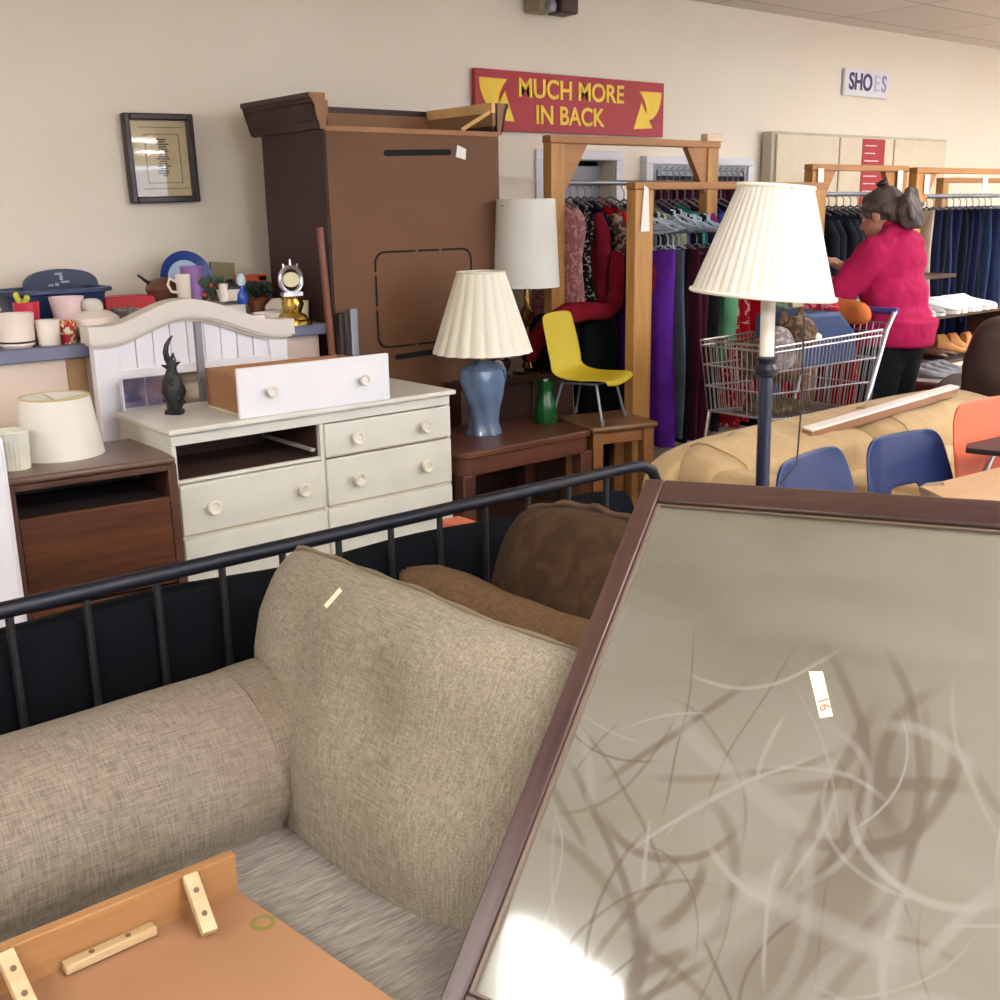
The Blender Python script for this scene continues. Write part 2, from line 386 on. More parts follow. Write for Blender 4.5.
# ---------------------------------------------------------------- signs on the wall
t = thing('sign', 'red banner reading MUCH MORE IN BACK with two curved yellow arrows', 'sign', (4.75, 4.97, 1.98))
x0, x1, z0, z1 = 3.99, 5.51, 1.975, 2.295
part('board', bb(BM(), x0, x1, 4.955, 4.985, z0, z1), mat('banner_red', (172,30,44), .5, var=.04), t, world=True, bevel=.002)
m_yel = mat('banner_yellow', (246,206,28), .4, var=.05)
letters(wall_text(text_bm('MUCH MORE', .142, .0028), (4.722, 4.953, 2.205), 1.02, 1), m_yel, t)
letters(wall_text(text_bm('IN BACK', .142, .0028), (4.70, 4.953, 2.065), 1.0, 1), m_yel, t)
def arrow(cx, cz, s):
    """curved blade tapering from a wide top into a triangular head"""
    b = BM(); n = 12
    outer = [(-.115+.0*k, .11) for k in range(1)]; A_ = []; B_ = []
    for k in range(n+1):
        f = k/n; a = R(95)*f
        A_.append((-.115+.125*(1-cos(a)), .11-.17*sin(a)))          # outer curve
        B_.append((.085-.055*sin(a*1.1)*1.0+.0*f-.01*f, .108-.125*f))  # inner curve
    def V2(p, y): return b.verts.new((s*p[0]+cx, y, p[1]+cz))
    for k in range(n):
        q = [A_[k], A_[k+1], B_[k+1], B_[k]]
        f1 = [V2(p, 4.951) for p in q]; f2 = [V2(p, 4.9549) for p in q]
        b.faces.new(f1); b.faces.new(f2[::-1])
        for e in range(4): b.faces.new((f1[e], f1[(e+1)%4], f2[(e+1)%4], f2[e]))
    q = [(.068,.045),(.135,-.115),(-.035,-.105)]
    f1 = [V2(p, 4.9505) for p in q]; f2 = [V2(p, 4.9549) for p in q]; b.faces.new(f1); b.faces.new(f2[::-1])
    for e in range(3): b.faces.new((f1[e], f1[(e+1)%3], f2[(e+1)%3], f2[e]))
    return b
part('arrow', arrow(4.13, 2.14, 1), m_yel, t, world=True, smooth=False)
part('arrow', arrow(5.37, 2.13, -1), m_yel, t, world=True, smooth=False)
t = thing('shoes_sign', 'small white card lettered SHOES high on the far wall, last letters painted pale for glare', 'sign', (7.79, 4.98, 2.33))
part('card', bb(BM(), 7.5, 8.09, 4.97, 4.99, 2.325, 2.51), mat('white_sign_card', (232,230,238), .5, var=.01), t, world=True)
m_navy = mat('navy_letter', (48,50,110), .5); m_glare = mat('glare_letter', (200,200,220), .5); m_glare2 = mat('half_glare_letter', (150,152,190), .5)  # the two paler letter colours paint in the glare on the card
letters(wall_text(text_bm('SHO', .165, .004), (7.705, 4.968, 2.42), .93, 1.0), m_navy, t)
letters(wall_text(text_bm('E', .165, .002), (7.925, 4.968, 2.42), .93, 1), m_glare, t, label='letter painted pale blue for glare')
letters(wall_text(text_bm('S', .165, .003), (8.02, 4.968, 2.42), .93, 1), m_glare2, t, label='blue letter painted half pale for glare')
# emergency lamps at the top
t = thing('emergency_light', 'beige twin-lamp emergency light high on the far wall above the red banner', 'light', (4.52, 4.93, 2.62))
b = BM(); bb(b, 4.38, 4.5, 4.86, 4.99, 2.605, 2.8); part('housing', b, mat('beige_housing', (150,134,104), .5), t, world=True, bevel=.012)
b = BM(); bb(b, 4.53, 4.66, 4.84, 4.97, 2.605, 2.8); part('housing', b, mat('brown_housing', (72,56,54), .5), t, world=True, bevel=.012, label='dark brown box')
part('lamp_head', lathe(BM(), [(.0,-.03),(.032,-.028),(.036,0),(.03,.02),(0,.03)], (4.45, 4.85, 2.635), 16), m_steel, t, world=True)
# framed picture
def picture():
    t = thing('framed_picture', 'small dark-framed print of a sketched ornament on aged paper, hung on the wall', 'picture', (2.18, 4.96, 1.62))
    x0, x1, z0, z1, w = 2.005, 2.33, 1.605, 1.99, .028
    # slightly tilted left edge comes from hanging skew
    A = Matrix.Translation((2.18,4.96,1.8)) @ Matrix.Rotation(R(-1.0), 4, 'Y') @ Matrix.Translation((-2.18,-4.96,-1.8))
    def fin(b): bmesh.ops.transform(b, matrix=A, verts=b.verts); return b
    b = BM(); bb(b, x0, x0+w, 4.94, 4.985, z0, z1); bb(b, x1-w, x1, 4.94, 4.985, z0, z1); bb(b, x0+w, x1-w, 4.94, 4.985, z0, z0+w); bb(b, x0+w, x1-w, 4.94, 4.985, z1-w, z1)
    part('frame', fin(b), mat('espresso_frame', (48,30,30), .35), t, world=True, bevel=.006)
    part('print', fin(bb(BM(), x0+w, x1-w, 4.972, 4.98, z0+w, z1-w)), mat('aged_paper', (222,202,158), .6, var=.06, vs=9), t, world=True)
    b = BM()
    for s in ((2.10,2.265,1.9,1.904), (2.10,2.265,1.69,1.694), (2.1,2.104,1.69,1.904), (2.261,2.265,1.69,1.904), (2.075,2.29,1.665,1.669), (2.075,2.29,1.93,1.934)): bb(b, s[0], s[1], 4.969, 4.972, s[2], s[3])
    part('ruled_border', fin(b), mat('brown_ink', (160,135,100), .7), t, world=True, smooth=False)
    b = BM()
    for k in range(16):
        z = 1.72+k*.0105; w2 = .012+.02*abs(sin(k*1.1)); bb(b, 2.183-w2, 2.183+w2*random.uniform(.6,1), 4.969, 4.972, z, z+.006)
    part('sketch', fin(b), mat('dark_ink', (110,90,72), .7), t, world=True, smooth=False)
    g, n, q = nt('picture_glass'); n.nodes.remove(q); gl = n.nodes.new('ShaderNodeBsdfGlossy'); gl.inputs['Roughness'].default_value = .03
    tr = n.nodes.new('ShaderNodeBsdfTransparent'); fr = n.nodes.new('ShaderNodeFresnel'); fr.inputs[0].default_value = 1.5; mx = n.nodes.new('ShaderNodeMixShader')
    n.links.new(fr.outputs[0], mx.inputs[0]); n.links.new(tr.outputs[0], mx.inputs[1]); n.links.new(gl.outputs[0], mx.inputs[2]); n.links.new(mx.outputs[0], n.nodes['Material Output'].inputs[0])
    part('glass', fin(bb(BM(), x0+w, x1-w, 4.962, 4.965, z0+w, z1-w)), g, t, world=True, smooth=False)
picture()
# ================================================================ COUNTER ALONG THE WALL
t = thing('counter', 'long pale counter with blue-grey edge under the wall, covered in crockery', 'counter', (.5, 4.55, 0))
m_ctop = mat('bluegrey_laminate', (118,122,146), .5, var=.05)
part('countertop', bb(BM(), -2.5, 2.52, 4.2, 4.98, 1.035, 1.085), m_ctop, t, world=True, bevel=.006)
b = BM(); bb(b, -2.5, 1.42, 4.24, 4.96, .78, 1.035); bb(b, 1.46, 2.5, 4.24, 4.96, .78, 1.035)
part('front_panel', b, mat('pinkish_panel', (226,206,190), .6, var=.03), t, world=True)
b = BM(); bb(b, -2.5, 2.5, 4.26, 4.94, .0, .78)
part('base_panel', b, mat('tan_panel', (206,160,112), .6, var=.08), t, world=True)
part('end_panel', bb(BM(), 1.40, 1.47, 4.225, 4.3, 0, 1.035), mat('tan_post', (160,124,84), .6), t, world=True)
CT = 1.085
def at(x, y): return (x, y, CT)
def pot(name, x, y, prof, m, label, cat, z=CT, fn=None, n=32):
    b = BM(); lathe(b, prof, (0,0,0), n, fn); return solo_at(name, b, m, label, cat, (x, y, z))
def solo_at(name, b, m, label, cat, loc, group=None, **k):
    o = mk(name, b, m, **k); o.location = loc; o['label'] = label; o['category'] = cat
    if group: o['group'] = group
    MAT[o.name] = Matrix.Translation(loc); return o
m_china = mat('white_china', (238,226,214), .3, var=.02)
m_pinkch = mat('pink_china', (232,206,206), .35, var=.04)
def hollow(r0, r1, h, t=.006): return [(r0*.9, 0), (r0, .004), (r1, h), (r1-t, h), (r0-t, .012), (0.001, .012)]
solo('display_riser', bb(BM(), 1.9, 2.26, 4.43, 4.76, CT, CT+.085), mat('white_riser', (200,196,190), .6), 'low white riser under the crockery behind the headboard crown', 'riser', bevel=.003)
# 1 crock
o = thing('crock', 'white straight-sided crock with a dark line near its foot, far left of the counter', 'crock', (1.25, 4.29, CT))
part('body', lathe(BM(), [(.05,0),(.062,.01),(.066,.1),(.069,.125),(.063,.125),(.058,.02),(.001,.02)], n=36, fn=lambda a,r,z: r), m_china, o)
part('band', lathe(BM(), [(.0635,.018),(.0642,.019),(.0642,.024),(.0635,.025)], n=36, caps=(False,False)), m_black, o, label='thin dark line')
pot('mug', 1.358, 4.265, hollow(.039,.043,.095), m_china, 'plain white beaker between the crock and the printed tin', 'mug', fn=lambda a,r,z: r*(1+.02*sin(12*a)))
pot('tin', 1.435, 4.28, hollow(.03,.033,.085), pattern('tin_print', (190,50,70), (230,200,90), 40, .4, c3=(230,225,220)), 'small tin printed in crimson and yellow beside the arched headboard', 'tin')
pot('cup', 1.33, 4.40, hollow(.04,.048,.155), mat('red_plastic', (196,36,62), .35), 'red plastic cup behind the white crock', 'cup')
b = BM()
for k in range(5): caps(b, (0,0,0), .009, (.02*sin(k*2.1), .02*cos(k*2.3), .03+.012*(k%3)), .011)
solo_at('flower', b, mat('yellow_green_petal', (196,196,70), .7), 'yellow-green artificial bloom sticking out of the red cup', 'flower', (1.315, 4.40, CT+.13))
pot('candle', 1.335, 4.335, [(.001,0),(.014,0),(.014,.06),(.001,.062)], mat('orange_wax', (206,66,44), .5), 'short orange-red candle in front of the red cup', 'candle')
pot('flowerpot', 1.49, 4.42, hollow(.04,.066,.165), m_pinkch, 'pink-tinged white planter with a wide rim in front of the blue tub', 'pot')
# upturned bowl w/ lid knob
o = thing('tureen', 'round white covered dish with a grey knob above the headboard shoulder', 'dish', (1.565, 4.34, CT))
part('bowl', lathe(BM(), [(.04,0),(.075,.02),(.098,.055),(.09,.085),(.05,.11),(.001,.115)], n=32), m_china, o)
part('knob', puff(BM(), (.0,.02,.13), (.075,.05,.055), 3, 6, nz=.012, nf=20), mat('grey_china', (200,196,184), .5), o, label='lumpy grey knob')
# blue tub
m_tub = mat('blue_plastic', (30,50,92), .4, var=.08)
o = thing('tub', 'blue plastic tub with a dark arched lid leaning behind it, under the wall', 'tub', (1.52, 4.68, CT))
def tubring(sx, sy, z, n=40): return [(sx*abs(cos(2*pi*k/n))**.5*(1 if cos(2*pi*k/n) >= 0 else -1), sy*abs(sin(2*pi*k/n))**.5*(1 if sin(2*pi*k/n) >= 0 else -1), z) for k in range(n)]
b = BM(); loft(b, [tubring(.16,.11,0), tubring(.20,.14,.165), tubring(.225,.16,.17), tubring(.225,.16,.185), tubring(.19,.13,.185), tubring(.16,.11,.02)]); part('body', b, m_tub, o)
b = BM(); pr_ = []
for k in range(21):
    a = pi*k/20; pr_.append((.08+.155*cos(a), .17+.085*sin(a)**.6))
prism(b, [(.245,.12)]+pr_+[(-.085,.12)], (0,.02,0), (0,.1,0)); bmesh.ops.triangulate(b, faces=[f for f in b.faces if len(f.verts)>4])
lid = part('lid', b, mat('navy_lid', (34,46,74), .45), o, bevel=.004)
b = BM()
for s in ((-.01,.236,.03,.008),(.0,.22,.012,.02),(.015,.202,.034,.008),(-.02,.193,.014,.012),(-.045,.19,.02,.008)): bb(b, s[0]+.08-s[2]/2, s[0]+.08+s[2]/2, .096, .1, s[1]-s[3]/2, s[1]+s[3]/2)
part('emblem', b, mat('pale_emblem', (165,172,190), .5), lid, label='small pale mark')
# clear boxes
o = thing('glass_dish', 'clear glass dish at the far left edge behind the white crock', 'dish', (1.20, 4.5, CT)); part('body', lathe(BM(), hollow(.06,.075,.12), n=28), m_glassclear, o)
solo_at('storage_box', bb(BM(), -.11,.11,-.07,.07,0,.135), mat('red_box', (190,28,34), .45), 'flat bright red box right of the blue tub', 'box', (1.83, 4.70, CT), bevel=.004)
b = BM(); lathe(b, hollow(.045,.05,.1), n=4); o = solo_at('glass_jar', b, m_glassclear, 'square clear glass jar in front of the red box', 'jar', (1.75, 4.52, CT), smooth=False)
b = BM(); bb(b, -.055,.055,-.05,.05,0,.09); solo_at('tin_box', b, mat('pinkgrey_tin', (170,120,120), .4), 'pinkish-grey tin box behind the square glass jar', 'box', (1.79, 4.59, CT), bevel=.006)
o = thing('teapot', 'round brown earthenware teapot with a black stick spout beside the red box', 'teapot', (1.99, 4.66, CT+.1)); o.scale = (.85,.85,.75)
m_bpot = mat('brown_glaze', (104,64,50), .35)
part('body', lathe(BM(), [(.045,0),(.075,.03),(.09,.075),(.075,.115),(.04,.135),(.001,.14)], n=28), m_bpot, o)
part('spout', cyl(BM(), (-.05,0,.09), (-.13,-.01,.16), .012, .006), m_black, o)
o = thing('plate', 'blue and white plate standing on edge behind the purple cup', 'plate', (2.16, 4.78, CT+.06), rot=Matrix.Rotation(R(80),3,'X'))
part('rim', lathe(BM(), [(.085,.0),(.125,.016),(.125,.02),(.085,.006)], (0,.125,0), 36, caps=(False,False)), mat('blue_rim', (40,66,140), .3), o)
part('well', lathe(BM(), [(.001,-.002),(.085,-.002),(.086,.006),(.001,.006)], (0,.125,0), 36), mat('pale_blue_well', (150,175,205), .3), o, label='pale blue centre')
pot('tumbler', 2.10, 4.6, hollow(.042,.05,.15), mat('purple_plastic', (150,110,170), .4), 'tall mauve plastic tumbler above the crown of the headboard', 'tumbler', z=CT+.1)
o = thing('mug', 'white mug with its handle turned left of the mauve tumbler', 'mug', (2.03, 4.54, CT+.1)); part('body', lathe(BM(), hollow(.028,.032,.12), n=24), m_china, o)
part('handle', tube(BM(), [(-.028,0,.09),(-.06,0,.105),(-.07,0,.08),(-.055,0,.05),(-.028,0,.045)], .006), m_china, o)
o = thing('wreath', 'small wreath of red berries and green leaves right of the mauve tumbler', 'wreath', (2.165, 4.55, CT+.085))
b = BM(); c = BM()
for k in range(26):
    a = random.random()*6.28; r = .03+.02*random.random(); z = .03+.09*random.random()
    (ball(b, (r*cos(a), r*sin(a)*.6, z), .011, 1) if k%3 == 0 else ball(c, (r*cos(a), r*sin(a)*.6, z), (.02,.008,.013), 1, Matrix.Rotation(a,3,'Y')))
part('berries', b, mat('berry_red', (186,60,44), .4), o); part('leaves', c, mat('leaf_green', (56,84,56), .7), o)
solo_at('hardback_book', bb(BM(), -.06,.06,-.012,.012,0,.21), mat('olive_cover', (148,140,108), .7), 'olive-beige book standing upright against the wall by the wreath', 'book', (2.345, 4.82, CT+.04), bevel=.002).rotation_euler = (R(-8), R(6), 0)
pot('votive_holder', 2.18, 4.47, [(.001,0),(.02,0),(.02,.075),(.001,.075)], m_china, 'short white pillar candle just above the headboard crown', 'candle', z=CT+.1)
o = thing('casserole', 'low white casserole with a black lid between the candle and the blue bottle', 'casserole', (2.225, 4.50, CT+.10)); part('body', lathe(BM(), hollow(.05,.06,.05), n=28), m_china, o); part('lid', lathe(BM(), [(.06,.05),(.058,.06),(.02,.075),(.012,.09),(.001,.092)], n=28), m_black, o, label='black lid')
o = thing('bottle', 'blue glass bottle with a white cap above the headboard', 'bottle', (2.255, 4.45, CT+.085)); part('body', lathe(BM(), [(.02,0),(.024,.01),(.024,.045),(.012,.065),(.012,.08),(.001,.081)], n=20), mat('cobalt_glass', (40,80,180), .15), o); part('cap', lathe(BM(), [(.014,.08),(.02,.09),(.02,.11),(.012,.128),(.001,.13)], n=20), mat('white_cap', (200,224,236), .3), o)
o = thing('potted_plant', 'dark green leafy plant in a brown pot left of the gold clock', 'plant', (2.38, 4.56, CT+.03)); part('pot', lathe(BM(), hollow(.03,.045,.06), n=20), mat('terracotta', (150,92,64), .7), o)
b = BM()
for k in range(40):
    a = random.random()*6.28; r = .075*random.random(); z = .075+.06*random.random(); ball(b, (r*cos(a), r*sin(a), z), (.022,.008,.014), 1, Matrix.Rotation(a,3,'Z')@Matrix.Rotation(random.random(),3,'Y'))
part('foliage', b, mat('dark_leaf', (34,52,44), .6), o)
solo_at('toy_truck', bb(bb(BM(), -.07,.07,-.03,.03,.1,.135), .02,.07,-.03,.03,.0,.13), mat('orange_plastic', (206,96,52), .4), 'orange plastic bracket shape behind the dark green plant', 'toy', (2.44, 4.72, CT+.06), bevel=.006)
pot('bowl', 2.28, 4.29, hollow(.035,.062,.055), m_china, 'wide white bowl right above the headboard shoulder', 'bowl')
pot('cup', 2.385, 4.35, hollow(.026,.04,.065), m_china, 'white cup between the wide bowl and the gold clock', 'cup')
pot('gravy_boat', 2.41, 4.43, [(.02,0),(.04,.02),(.055,.06),(.05,.07),(.02,.1),(.001,.1)], m_china, 'white lidded dish behind the cup left of the clock', 'dish')
pot('cup', 2.475, 4.335, hollow(.032,.036,.09), mat('cream_mug', (226,214,176), .35), 'cream mug behind the gold clock beside the tall wardrobe', 'mug')
# anniversary clock
o = thing('mantel_clock', 'silver oval clock on a polished gold figured base at the right end of the counter', 'clock', (2.39, 4.255, CT)); o.scale = (1.3, 1.3, 1.05)
part('base', lathe(BM(), [(.062,0),(.064,.014),(.05,.022),(.045,.034),(.028,.05),(.036,.08),(.03,.105),(.034,.115),(.001,.117)], n=32, fn=lambda a,r,z: r*(1+.08*sin(5*a+40*z))), m_gold, o, label='gold base')
b = BM(); tube(b, [(.04*cos(2*pi*k/24), 0, .18+.052*sin(2*pi*k/24)) for k in range(24)], .008, 8, True)
for k in (-1,0,1): cyl(b, (k*.024,0,.22+(.008 if k==0 else 0)), (k*.026,0,.252+(.01 if k==0 else -.008)), .006, .002)
bb(b, -.035,.035,-.012,.012,.115,.13)
part('frame', b, m_chrome, o, label='silver oval frame')
part('dial', lathe(BM(), [(.001,-.004),(.03,-.004),(.03,.004),(.001,.004)], (0,0,.18), 24, axis=Matrix.Rotation(pi/2,3,'X')), mat('cream_dial', (240,232,196), .4), o, label='cream dial')
# ================================================================ WARDROBE (seen from behind)
t = thing('wardrobe', 'tall dark wardrobe seen from behind, brown hardboard back and moulded cornice', 'wardrobe', (3.0, 4.42, 0))
wx0, wx1, wy0, wy1 = 2.535, 3.485, 4.165, 4.70
b = BM(); bb(b, wx0, wx0+.03, wy0, wy1, 0, 1.93); bb(b, wx1-.03, wx1, wy0, wy1, 0, 1.93)
part('side', b, m_dark, t, world=True, bevel=.003)
b = BM(); bb(b, wx0+.03, wx1-.03, wy0+.02, wy1, .08, .1); bb(b, wx0+.03, wx1-.03, wy0+.02, wy1, 1.87, 1.89); bb(b, wx0+.03, wx1-.03, wy1-.02, wy1, .1, 1.87)
part('carcass', b, m_dark, t, world=True)
def backpanel():
    b = BM(); bb(b, wx0+.008, wx1-.004, wy0-.006, wy0, .05, 1.885); return b
bp = part('back_panel', backpanel(), m_hard, t, world=True, smooth=False, label='plain brown hardboard back')
m_slot = mat('dark_slot', (14,12,12), .9)
yb = wy0-.0085
def slot(b, xa, za, xb, zb, w):
    d = Vector((xb-xa, 0, zb-za)); L = d.length; u = d/L; v = Vector((-u.z, 0, u.x))
    n = 6; P = []
    for k in range(n+1):
        a = pi/2+pi*k/n; P.append(Vector((xa,0,za))+u*(w/2+w/2*cos(a))+v*(w/2*sin(a)))
    for k in range(n+1):
        a = -pi/2+pi*k/n; P.append(Vector((xb,0,zb))+u*(-w/2+w/2*cos(a))+v*(w/2*sin(a)))
    prism(b, [(p.x, p.z) for p in P], (0,.003,0), (0,yb,0))
b = BM(); slot(b, 2.83, 1.795, 3.20, 1.805, .026); part('cable_slot', b, m_slot, bp, world=True, smooth=False)
b = BM(); slot(b, 2.845, .905, 3.19, .915, .024); part('cable_slot', b, m_slot, bp, world=True, smooth=False)
b = BM()
ax0, ax1, az0, az1, rr = 2.76, 3.30, .955, 1.375, .05
for (xa, za, xb, zb) in [(ax0+.05,az1,ax0+.22,az1),(ax0+.235,az1,ax0+.355,az1),(ax0+.37,az1,ax1-.05,az1),(ax0,az0+.05,ax0,az0+.17),(ax0,az0+.185,ax0,az0+.32),(ax0,az0+.335,ax0,az1-.05),(ax1,az0+.05,ax1,az0+.2),(ax1,az0+.215,ax1,az1-.05),(ax0+.05,az0,ax0+.2,az0),(ax0+.215,az0,ax0+.36,az0),(ax0+.375,az0,ax1-.05,az0)]:
    slot(b, xa, za, xb, zb, .009)
for (cx, cz, a0) in ((ax0+rr, az1-rr, pi/2), (ax1-rr, az1-rr, 0), (ax0+rr, az0+rr, pi), (ax1-rr, az0+rr, 1.5*pi)):
    P = [(cx+(rr+.0045)*cos(a0+pi/2*k/6), cz+(rr+.0045)*sin(a0+pi/2*k/6)) for k in range(7)]+[(cx+(rr-.0045)*cos(a0+pi/2*k/6), cz+(rr-.0045)*sin(a0+pi/2*k/6)) for k in range(6,-1,-1)]
    prism(b, P, (0,.003,0), (0,yb,0))
part('knockout_outline', b, m_slot, bp, world=True, smooth=False, label='dashed black rounded outline')
part('top_batten', bb(BM(), wx0+.005, wx1-.002, wy0-.012, wy0+.012, 1.878, 1.90), mat('pale_batten', (156,112,74), .6), t, world=True, bevel=.002)
# cornice: profile swept along left side; open behind
m_mdf = mat('mdf_edge', (150,110,76), .7)
prof = [(0,1.885),(-.018,1.888),(-.020,1.915),(-.030,1.925),(-.036,1.95),(-.039,1.985),(-.050,1.992),(-.052,2.004),(-.062,2.008),(-.062,2.028),(.0,2.028),(.014,2.028),(.014,1.9)]
def sweep_y(b, xb, s, ya, yb_): prism(b, [(xb+s*p[0], p[1]) for p in prof], (0, yb_-ya, 0), (0, ya, 0)); bmesh.ops.triangulate(b, faces=[f for f in b.faces if len(f.verts)>4])
b = BM(); sweep_y(b, wx0, 1, wy0-.004, wy1+.06); 
prism(b, [(wy1-p[0], p[1]) for p in prof], (wx1-wx0, 0, 0), (wx0,0,0), (0,1,0)); bmesh.ops.triangulate(b, faces=[f for f in b.faces if len(f.verts)>4])
sweep_y(b, wx1, -1, wy0-.004, wy1+.06)
part('cornice', b, m_dark, t, world=True, angle=25)
b = BM(); prism(b, [(wx0+p[0], p[1]) for p in prof], (0,-.004,0), (0,wy0-.004,0)); bmesh.ops.triangulate(b, faces=[f for f in b.faces if len(f.verts)>4])
prism(b, [(wx1-p[0]*.6, p[1]) for p in prof], (0,-.004,0), (0,wy0-.004,0)); bmesh.ops.triangulate(b, faces=[f for f in b.faces if len(f.verts)>4])
bb(b, wx0+.014, wx0+.03, wy0, wy1-.02, 1.89, 2.0); bb(b, wx0+.014, wx1-.014, wy1-.03, wy1-.014, 1.89, 2.0); bb(b, wx1-.03, wx1-.014, wy0, wy1-.02, 1.89, 1.985)
part('cornice_lining', b, m_mdf, t, world=True, smooth=False, label='raw tan inside of the cornice')
b = BM(); bb(b, wx1-.034, wx1-.012, wy0, wy1-.02, 1.985, 2.03); cyl(b, (wx1-.2, wy0+.02, 1.905), (wx1-.03, wy0+.02, 1.99), .009, n=4)
part('top_strip', b, mat('pale_strip', (232,190,128), .6), t, world=True, smooth=False, label='pale raw wood strip')
t = solo('price_ticket', prism(BM(), [(0,0),(.055,-.012),(.06,.035),(.01,.052)], (0,-.002,0), (3.225, wy0-.007, 1.785)), m_paper, 'small white ticket stuck near the top of the wardrobe back', 'ticket', smooth=False)
# stick, grey post by the wardrobe
b = BM(); cyl(b, (2.50, 4.05, .0), (2.465, 4.12, 1.49), .016, .015, 10); solo('wooden_pole', b, mat('reddish_dowel', (120,72,54), .5), 'reddish wooden pole leaning upright in front of the tall wardrobe', 'pole')
b = BM(); bb(b, 2.565, 2.60, 4.07, 4.1, 0, 1.15); o = solo('metal_post', b, m_steel, 'short blue-grey metal post beside the reddish pole', 'post', bevel=.004)
b = BM(); bb(b, 2.53, 2.56, 4.11, 4.14, 0, 1.13); solo('rail_end', b, m_black, 'black post end between the reddish pole and the grey metal post', 'post', bevel=.004)
# ================================================================ HEADBOARD
t = thing('headboard', 'arched off-white headboard with plank panel standing behind the white dresser', 'headboard', (1.86, 4.09, 0))
def arch(x):
    u = (x-1.435)/.83; c = (u/.46 if u < .46 else (1-u)/.54)
    return 1.16-.03*u+.092*(0.5-0.5*cos(pi*min(1, max(0, (c-.12)/.88))))
def strip(b, zt, zb_, ya, yb_, xa=1.435, xb=2.265, n=40):
    top = [(xa+(xb-xa)*k/n, zt(xa+(xb-xa)*k/n)) for k in range(n+1)]; bot = [(xa+(xb-xa)*k/n, zb_(xa+(xb-xa)*k/n)) for k in range(n, -1, -1)]
    loft(b, [[(top[k][0], ya, top[k][1]), (top[k][0], yb_, top[k][1]), (bot[n-k][0], yb_, bot[n-k][1]), (bot[n-k][0], ya, bot[n-k][1])] for k in range(n+1)])
b = BM(); strip(b, arch, lambda x: arch(x)-.062, 4.045, 4.135, 1.43, 2.275); strip(b, lambda x: arch(x)-.062, lambda x: arch(x)-.072, 4.055, 4.12, 1.44, 2.265)
part('crown', b, m_head, t, world=True, angle=30)
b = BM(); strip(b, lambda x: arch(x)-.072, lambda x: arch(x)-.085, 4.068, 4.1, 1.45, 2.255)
part('bead', b, mat('darker_bead', (196,184,172), .6), t, world=True)  # bead strip in a darker off-white than the crown
m_hw = mat('cool_white', (232,230,236), .5, var=.02)
part('post', bb(BM(), 1.45, 1.545, 4.07, 4.12, 0, 1.12), m_hw, t, world=True, bevel=.004); part('post', bb(BM(), 2.17, 2.25, 4.07, 4.12, 0, 1.09), m_hw, t, world=True, bevel=.004)
b = BM()
for k in range(9):
    xa = 1.545+k*.0697; c = (xa+.035)
    bb(b, xa+.0015, xa+.068, 4.085, 4.10, .985, arch(c)-.06)
bb(b, 1.545, 2.17, 4.095, 4.105, .985, 1.15)
part('plank_panel', b, m_hw, t, world=True, bevel=.003)
part('lower_rail', bb(BM(), 1.54, 2.17, 4.07, 4.11, .955, .99), m_hw, t, world=True, bevel=.003)
b = BM(); bb(b, 1.812, 1.838, 3.98, 4.0, .1, 1.155); solo('metal_strap', b, mat('dull_steel', (128,130,136), .45, metal=.3), 'narrow grey metal bed rail upright in front of the headboard planks', 'rail')
# mirror-like framed piece leaning under headboard
t = thing('picture_frame', 'small chrome-edged glass frame leaning between headboard and dark figurine', 'frame', (1.62, 4.0, .85))
b = BM(); bb(b, 1.515, 1.70, 4.0, 4.01, .855, .965); part('glass', b, mat('bluish_glass', (120,130,190), .12, metal=.75, c2=(190,170,180), vs=14), t, world=True)
b = BM(); bb(b, 1.51, 1.705, 3.995, 4.012, .847, .857); bb(b, 1.51, 1.517, 3.995, 4.012, .857, .968); bb(b, 1.6, 1.604, 3.996, 4.0, .857, .962); part('edge', b, m_chrome, t, world=True)
# ================================================================ DRESSER
t = thing('dresser', 'long cream dresser with six drawers, one taken out, worn edges', 'dresser', (2.07, 3.75, 0))
dx0, dx1, dy0, dy1 = 1.478, 2.665, 3.52, 3.97
part('top', bb(BM(), dx0-.012, dx1+.02, dy0-.022, dy1+.02, .83, .85), m_cream, t, world=True, bevel=.006, seg=3)
b = BM()
bb(b, dx0, dx0+.018, dy0, dy1, 0, .7895); bb(b, dx1-.018, dx1, dy0, dy1, 0, .7895); bb(b, 2.057, 2.073, dy0, dy1, 0, .7895)
bb(b, dx0, dx1, dy0-.002, dy1, .790, .83)
for xa, xb in ((dx0+.0185, 2.0565), (2.0735, dx1-.0185)):
    for za, zb in ((0,.085),(.655,.668),(.455,.468),(.26,.273)): bb(b, xa, xb, dy0+.002, dy0+.02, za, zb)
part('carcass', b, m_cream, t, world=True, bevel=.003)
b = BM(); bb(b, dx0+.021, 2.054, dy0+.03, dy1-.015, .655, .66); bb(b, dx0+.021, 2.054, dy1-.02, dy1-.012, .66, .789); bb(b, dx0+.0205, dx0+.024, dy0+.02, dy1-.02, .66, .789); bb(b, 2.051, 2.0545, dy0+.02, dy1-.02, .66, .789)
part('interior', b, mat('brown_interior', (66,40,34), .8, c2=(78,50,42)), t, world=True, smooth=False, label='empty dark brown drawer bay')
part('runner', bb(BM(), 2.035, 2.051, dy0+.03, dy1-.03, .685, .695), m_cream, t, world=True)
def knob(p, m=m_knob, ax=Matrix.Rotation(pi/2, 3, 'X')):
    return lathe(BM(), [(.013,0),(.013,.014),(.024,.022),(.027,.031),(.023,.038),(.015,.036),(.012,.032),(.001,.031)], p, 20, axis=ax)
